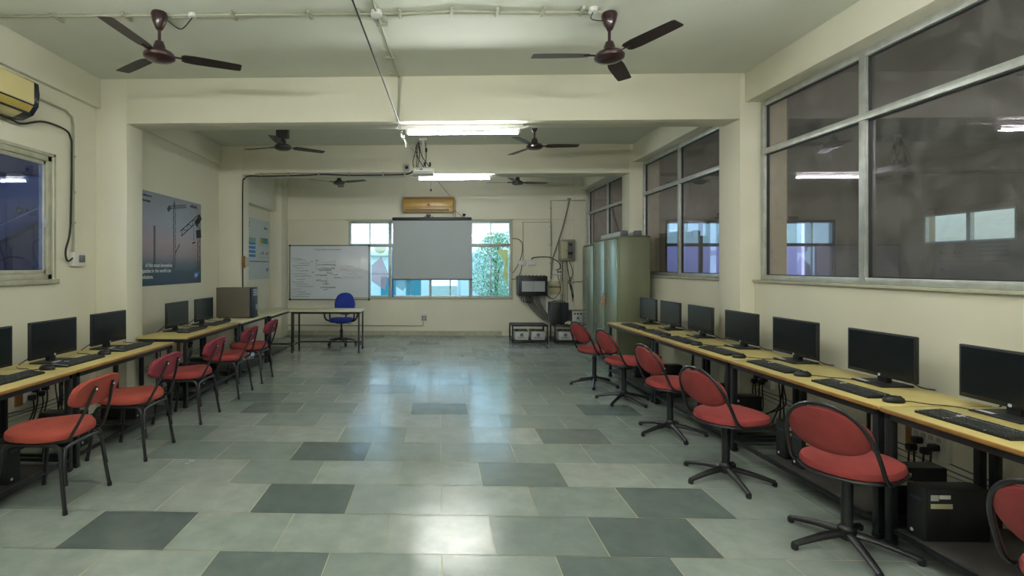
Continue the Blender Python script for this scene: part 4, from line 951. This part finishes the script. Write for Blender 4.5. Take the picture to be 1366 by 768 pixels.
for y, x, lab in ((2.95, 2.61, 'black mouse nearest on the right tables'), (3.63, 2.58, 'black mouse second on the right tables'), (4.35, 2.56, 'black mouse third on the right tables, at the table joint'), (5.03, 2.55, 'black mouse fourth on the right tables'),
                  (5.60, 2.50, 'black mouse fifth on the right tables'), (6.26, 2.50, 'farthest mouse on the right tables')): Ms = put(Ms, make_mouse, (x, y, .75), R(-8), lab, gmo)
for y, z, lab in ((3.71, .75, 'black mouse nearest on the left tables'), (4.36, .75, 'black mouse second on the left tables'), (5.02, .75, 'black mouse at the end of the second left table'), (6.22, .765, 'black mouse between the two small left monitors'), (6.93, .765, 'black mouse beside the grey computer case')):
    Ms = put(Ms, make_mouse, (-2.95, y, z), math.pi + R(6), lab, gmo)
for x, y, lab in ((2.50, 2.70, 'black computer tower with labels behind the nearest full swivel chair'), (2.56, 2.98, 'black computer tower behind the labelled one, by the table joint'), (2.53, 3.62, 'black computer tower standing before its twin under the right table'), (2.54, 3.80, 'black computer tower behind its twin under the right table'),
                  (2.52, 4.55, 'black computer tower behind the third nearest swivel chair'), (2.55, 4.98, 'black computer tower with a lead under the far side pillar'), (2.50, 5.95, 'black computer tower near the cupboard behind the second farthest swivel chair'), (2.50, 6.50, 'farthest right computer tower beside the cupboard')):
    Tw = put(Tw, make_tower, (x, y, .113), 0, lab, gt)
for x, y, lab in ((-2.78, 3.22, 'black computer tower under the nearest left table'), (-2.80, 3.90, 'black computer tower behind the nearest left chair'), (-2.80, 4.62, 'black computer tower behind the crimson backed left chair'), (-2.78, 5.90, 'black computer tower behind the middle left chair'), (-2.78, 6.25, 'farthest left computer tower')):
    Tw = put(Tw, make_tower, (x, y, .113), math.pi, lab, gt)
# big case on the left table
t = thing('server_case', 'big grey computer case with a black front on the left table', 'computer', (-3.27, 7.30, .765))
f = MB(); f.box(0, .50, 0, .21, .012, .45, 'case_grey', bev=.006); f.build('side_panels', t)
f = MB(); f.box(.50, .545, 0, .21, .008, .455, 'case_front', bev=.01); f.build('front_panel', t)
f = MB()
for i in range(3): f.box(.544, .549, .02, .19, .33+i*.035, .355+i*.035, 'case_light', bev=.002)
f.box(.544, .549, .12, .18, .12, .2, 'case_light', bev=.002); f.build('drive_bay', t)
for x in (.03, .45):
    for y in (.02, .17):
        f = MB(); f.box(x, x+.03, y, y+.02, 0, .014, 'plastic_black'); f.build('foot', t)
b = MB(); rgn = random.Random(5); out = superell(.15, .10, 2.6, 26)
for _ in range(1): b.pad(out, [(.9, 0), (1.0, .05), (.9, .14), (1.02, .22), (.86, .30), (.9, .36), (.55, .42), (.1, .43)], lambda u, v, h: (u*(1+.12*math.sin(h*40+v*30)), v*(1+.15*math.cos(h*33+u*25)), h), 'bag_print')
o = b.build('printed_sack', loc=(-2.98, 7.62, .113)); tag(o, 'crumpled printed sack on the shelf under the big grey case', 'sack')
t = thing('remote_control', 'dark remote lying right of the big grey computer case', 'remote', (-2.82, 7.72, .765), R(20))
f = MB(); f.box(-.025, .025, -.08, .08, 0, .02, 'plastic_black', bev=.008); f.build('body', t)
f = MB()
for i in range(5): f.box(-.012, .012, -.06+i*.022, -.048+i*.022, .02, .022, 'box_side')
f.build('button', t)

# sockets and cables under the tables
def wall_plug_board(loc, rz, lab, wood=True):
    t = thing('plug_board', lab, 'socket', loc, rz, group='plug boards low on the side walls')   # faces -X
    if wood:
        f = MB(); f.box(-.02, 0, .10, .17, -.09, .12, 'wood_block', bev=.004); f.build('wood_block', t)
    f = MB(); f.box(-.045, 0, -.13, .10, -.07, .10, 'white_plastic', bev=.006); f.build('board', t)
    f = MB()
    for y in (-.10, -.05, .0, .05): f.box(-.048, -.044, y, y+.03, .05, .08, 'box_grey')
    f.build('switch', t)
    for y, z in ((-.08, .02), (-.03, -.02), (.03, .03), (.07, -.03)):
        f = MB(); f.box(-.10, -.044, y-.02, y+.02, z-.025, z+.02, 'plastic_black', bev=.01); p = f.build('plug', t)
        f = MB(); f.tube([(-.085, y, z-.02), (-.09, y, z-.10), (-.07, y+.02, -.22), (-.05, y+.06, -.30)], .006, 'cable_black', 6, smooth=5); f.build('plug_lead', p)
wall_plug_board((XR, 3.36, .36), 0, 'white plug board with black plugs low on the right wall near the front')
wall_plug_board((XR, 5.02, .42), 0, 'plug board with black plugs low on the right wall before the pillar')
wall_plug_board((XL, 4.35, .42), math.pi, 'white plug board with black plugs low on the left wall behind the nearest chair')
wall_plug_board((XL, 5.72, .42), math.pi, 'plug board with black plugs low on the left wall beyond the pillar')
wall_plug_board((XL, 7.0, .42), math.pi, 'farthest plug board low on the left wall')
def cables(x, y, sgn, lab, seed):
    t = thing('cable_bundle', lab, 'cables', (x, y, 0), group='black leads hanging behind the tables'); rg = random.Random(seed)
    for i in range(5):
        a = rg.uniform(-.04, .04); c = rg.uniform(-.12, .16)
        f = MB(); f.tube([(rg.uniform(-.02, .02), a, .70), (sgn*.01, a+rg.uniform(-.02, .02), .5), (sgn*rg.uniform(-.02, .03), a*.6, .32), (rg.uniform(-.03, .02), c, .20), (rg.uniform(-.05, .02), c*1.6, .118)], .0055, 'cable_black', 6, smooth=6); f.build('lead', t)
for y, lab in ((2.35, 'black leads hanging under the nearest right table'), (3.55, 'black leads hanging behind the paired towers'), (4.45, 'black leads hanging before the near right pillar'), (5.15, 'black leads hanging by the pillar plug board'), (5.85, 'farthest black leads behind the right tables')):
    cables(2.97 if y < 5 else 2.92, y, 1, lab, int(y*10))
for y, lab in ((3.62, 'black leads hanging behind the nearest left chair'), (4.25, 'black leads under the second left table'), (5.62, 'black leads just beyond the left pillar'), (6.7, 'farthest black leads under the left tables')):
    cables(-3.17 if y > 5.3 else -3.26, y, -1, lab, int(y*10))
def skirting_wires(name, x, y0, y1, lab):
    b = MB()
    for k in range(3): b.tube([(x + .0, y0 + (y1-y0)*i/8, .22 + .035*k + .012*math.sin(i*1.7+k)) for i in range(9)], .005, 'cable_grey' if k else 'pipe_cream', 6, smooth=3)
    tag(b.build(name), lab, 'cable')
skirting_wires('wall_wiring', XR-.008, 2.4, 5.15, 'thin wires stapled low along the right wall under the tables')
skirting_wires('wall_wiring', XL+.008, 3.0, 5.15, 'thin wires stapled low along the left wall before the pillar')
skirting_wires('wall_wiring', XL+.008, 5.6, 8.1, 'thin wires stapled low along the left wall beyond the pillar')

# ------------------------------------------------------------------ left chairs (face -X)
def side_chair(loc, rz, lab, seat, back):
    t = thing('side_chair', lab, 'chair', loc, rz, group='red four legged chairs along the left tables')
    f = MB(); out = [(u*(1+.0*v), v) for u, v in superell(.235, .22, 2.7, 44)]
    f.pad(out, [(.90, .0), (.985, .008), (1.0, .026), (.985, .045), (.93, .060), (.80, .069), (.5, .072), (.03, .071)], lambda u, v, h: (u-.02, v*(1-.10*(u < 0)*min(1, -u/.225)), .432 + h + .008*math.sin(u*14)*(h > .05)), seat); f.build('seat', t)
    f = MB(); out = superell(.218, .092, 2.8, 44)
    def bk(u, v, h):
        zz = .722 + v; xx = .277 + .33*v - h - .55*u*u
        return (xx + .02, u, zz)
    f.pad(out, [(.93, -.022), (1.0, -.012), (1.0, .010), (.93, .022), (.6, .026), (.05, .027)], bk, back); f.build('backrest', t)
    for s_ in (-1, 1):
        f = MB(); f.tube([(-.08, s_*.155, .428), (.14, s_*.155, .428), (.21, s_*.153, .44), (.245, s_*.145, .50), (.295, s_*.115, .62), (.342, s_*.08, .765)], .0100, 'black_worn', 8, smooth=5); p = f.build('back_post', t)
        g = MB(); g.lathe([(0, 0), (.007, 0), (.007, .006), (0, .006)], (.343, s_*.084, .745), 'badge', 8, 'x'); g.build('bolt', p)
        for a, e in ((1, .235), (-1, -.235)):
            f = MB(); f.tube([(0, s_*.185, .415), (a*.13, s_*.185, .415), (a*.175, s_*.187, .392), (a*.19, s_*.19, .33), (a*.212, s_*.20, .15), (e, s_*.21, 0)], .0125, 'black_worn', 8, smooth=5); p = f.build('leg', t)
            g = MB(); g.cyl((e*.995, s_*.2098, .0), (a*.232, s_*.2085, .03), .0145, 'plastic_black', 8); g.build('foot_cap', p)
    for a in (-1, 1):
        f = MB(); f.tube([(a*.225, -.188, .17), (a*.205, -.178, .30), (a*.195, -.16, .365), (a*.19, -.12, .395), (a*.19, .12, .395), (a*.195, .16, .365), (a*.205, .178, .30), (a*.225, .188, .17)], .0115, 'black_worn', 8, smooth=5); f.build('cross_frame', t)
    return t
for y, s_, bk_, rz, lab in ((3.24, 'red_orange', 'red_orange', 0, 'red chair with orange red seat and back, nearest on the left'), (4.09, 'red_orange', 'red_crimson', 0, 'red chair with a crimson back and orange red seat, second on the left'),
                       (5.00, 'red_fabric', 'red_crimson', 0, 'third red chair on the left, just before the pillar line'), (5.93, 'red_fabric', 'red_crimson', 0, 'fourth red chair on the left, before the grey case table'),
                       (6.69, 'red_fabric', 'red_crimson', 0, 'farthest red chair on the left, nearest the corner desk')):
    side_chair((-2.53, y, 0), R(rz), lab, s_, bk_)

# ------------------------------------------------------------------ right swivel chairs (face +X)
def swivel_chair(loc, rz, lab, base_rot, m='red_fabric'):
    t = thing('swivel_chair', lab, 'chair', loc, rz, group='red swivel chairs along the right tables')
    f = MB(); out = [(u*(1.1 if u > 0 else 1), v) for u, v in superell(.225, .215, 2.05, 48, n2=3.0)]
    f.pad(out, [(.9, .0), (.99, .008), (1.0, .025), (.97, .042), (.88, .055), (.6, .062), (.03, .064)], lambda u, v, h: (u+.02, v, .435+h), m); f.build('seat', t)
    f = MB(); f.pad([(u*(1.1 if u > 0 else 1), v) for u, v in superell(.215, .205, 2.05, 40, n2=3.0)], [(1, .422), (1, .434)], lambda u, v, h: (u+.02, v, h), 'black_metal')
    f.tube([(u+.02, v, .432) for u, v in [(a*(1.1 if a > 0 else 1), c) for a, c in superell(.226, .216, 2.05, 40, n2=3.0)]], .009, 'black_worn', 6, closed=True); f.build('seat_pan', t)
    f = MB()
    hoop = [(.02, -.20, .43), (-.07, -.212, .435), (-.125, -.21, .47), (-.17, -.205, .56), (-.215, -.19, .66), (-.25, -.155, .74), (-.275, -.09, .80), (-.285, 0, .82)]
    hoop = hoop + [(x, -y, z) for x, y, z in reversed(hoop[:-1])]
    f.tube(hoop, .0108, 'black_worn', 8, smooth=5); f.build('back_hoop', t)
    f = MB(); ob = [(u, v) for u, v in superell(.19, .125, 2.15, 44)]
    def bk(u, v, h):
        return (-.233 - .42*v*.9 + h + .75*u*u, u*(1-.35*max(0, v)), .675 + v)
    f.pad(ob, [(.05, -.026), (.6, -.024), (.93, -.016), (1.0, -.004), (1.0, .012), (.93, .026), (.6, .034), (.05, .036)], bk, m); f.build('backrest', t)
    f = MB(); f.cyl((0, 0, .09), (0, 0, .37), .027, 'black_metal', 16); f.cyl((0, 0, .37), (0, 0, .425), .015, 'rust', 12); f.lathe([(0, .05), (.035, .052), (.042, .07), (.042, .11), (.03, .125), (0, .125)], (0, 0, 0), 'black_worn', 20); f.build('column', t)
    for k in range(5):
        a = base_rot + R(72*k); ca, sa = math.cos(a), math.sin(a)
        f = MB(); f.tube([(.02*ca, .02*sa, .085), (.15*ca, .15*sa, .065), (.30*ca, .30*sa, .028)], .024, 'black_worn', 8, smooth=3, flat=.75, r1=.015); p = f.build('leg', t)
        g = MB(); g.lathe([(0, .0), (.014, .0), (.018, .01), (.017, .03), (0, .038)], (.295*ca, .295*sa, 0), 'plastic_black', 12); g.build('foot_cap', p)
    return t
for x, y, rz, br, lab in ((2.22, 2.79, 30, 0, 'red swivel chair, nearest one fully in view on the right'), (2.06, 3.66, 18, 20, 'red swivel chair second from the front on the right, before the tower pair'), (2.12, 4.66, 10, -18, 'red swivel chair third from the front on the right'),
                          (2.10, 5.75, 13, 10, 'red swivel chair second from the steel cupboard'), (2.01, 6.54, 20, 35, 'farthest red swivel chair, beside the steel cupboard'), (2.24, 1.72, 10, 12, 'red swivel chair cut by the lower right corner of the photo')):
    a0 = {2.79: math.atan2(-.02, -.27), 3.66: R(195)}.get(y, R(br))
    swivel_chair((x, y, 0), R(rz), lab, a0 - R(rz))

# ------------------------------------------------------------------ blue office chair (faces the camera, -Y)
t = thing('office_chair', 'blue office chair with looped arms behind the teacher desk', 'chair', (-1.90, 9.78, 0), R(-8))
f = MB(); f.pad(superell(.23, .21, 3, 40), [(.88, 0), (1, .02), (1, .05), (.9, .075), (.5, .085), (.05, .084)], lambda u, v, h: (u, v, .44+h), 'chair_blue'); f.build('seat', t)
f = MB(); f.pad(superell(.21, .22, 2.6, 44), [(.9, -.02), (1, 0), (1, .025), (.9, .05), (.5, .06), (.05, .06)], lambda u, v, h: (u*(1-.15*max(0, v/.22)), .24 - h + .05*v + .8*u*u*-1*.5, .78+v), 'chair_blue'); f.build('backrest', t)
f = MB(); f.tube([(0, .05, .43), (0, .24, .44), (0, .28, .52), (0, .27, .72)], .022, 'plastic_black', 8, smooth=5, flat=.6); f.build('back_bracket', t)
for s_ in (-1, 1):
    f = MB(); f.tube([(s_*.2, -.02, .45), (s_*.28, -.1, .5), (s_*.30, -.13, .60), (s_*.30, -.08, .68), (s_*.30, .12, .68), (s_*.29, .13, .58), (s_*.26, .08, .48), (s_*.2, .04, .45)], .017, 'plastic_black', 8, smooth=5); f.build('armrest', t)
f = MB(); f.cyl((0, 0, .08), (0, 0, .3), .028, 'plastic_black', 14); f.cyl((0, 0, .3), (0, 0, .43), .016, 'black_metal', 12); f.box(-.09, .09, -.08, .08, .415, .44, 'plastic_black', bev=.01); f.tube([(.05, 0, .42), (.2, -.03, .41)], .007, 'plastic_black', 6); f.build('column', t)
for k in range(5):
    a = R(72*k+18); ca, sa = math.cos(a), math.sin(a)
    f = MB(); f.tube([(0, 0, .12), (.14*ca, .14*sa, .105), (.28*ca, .28*sa, .07)], .026, 'plastic_black', 8, smooth=3, flat=.7, r1=.016); f.build('leg', t)
    f = MB(); f.lathe([(0, -.022), (.026, -.02), (.028, 0), (.026, .02), (0, .022)], (.28*ca, .28*sa, .028), 'plastic_black', 16, 'x'); f.cyl((.28*ca, .28*sa, .03), (.28*ca, .28*sa, .075), .008, 'black_metal', 8); f.build('caster', t)
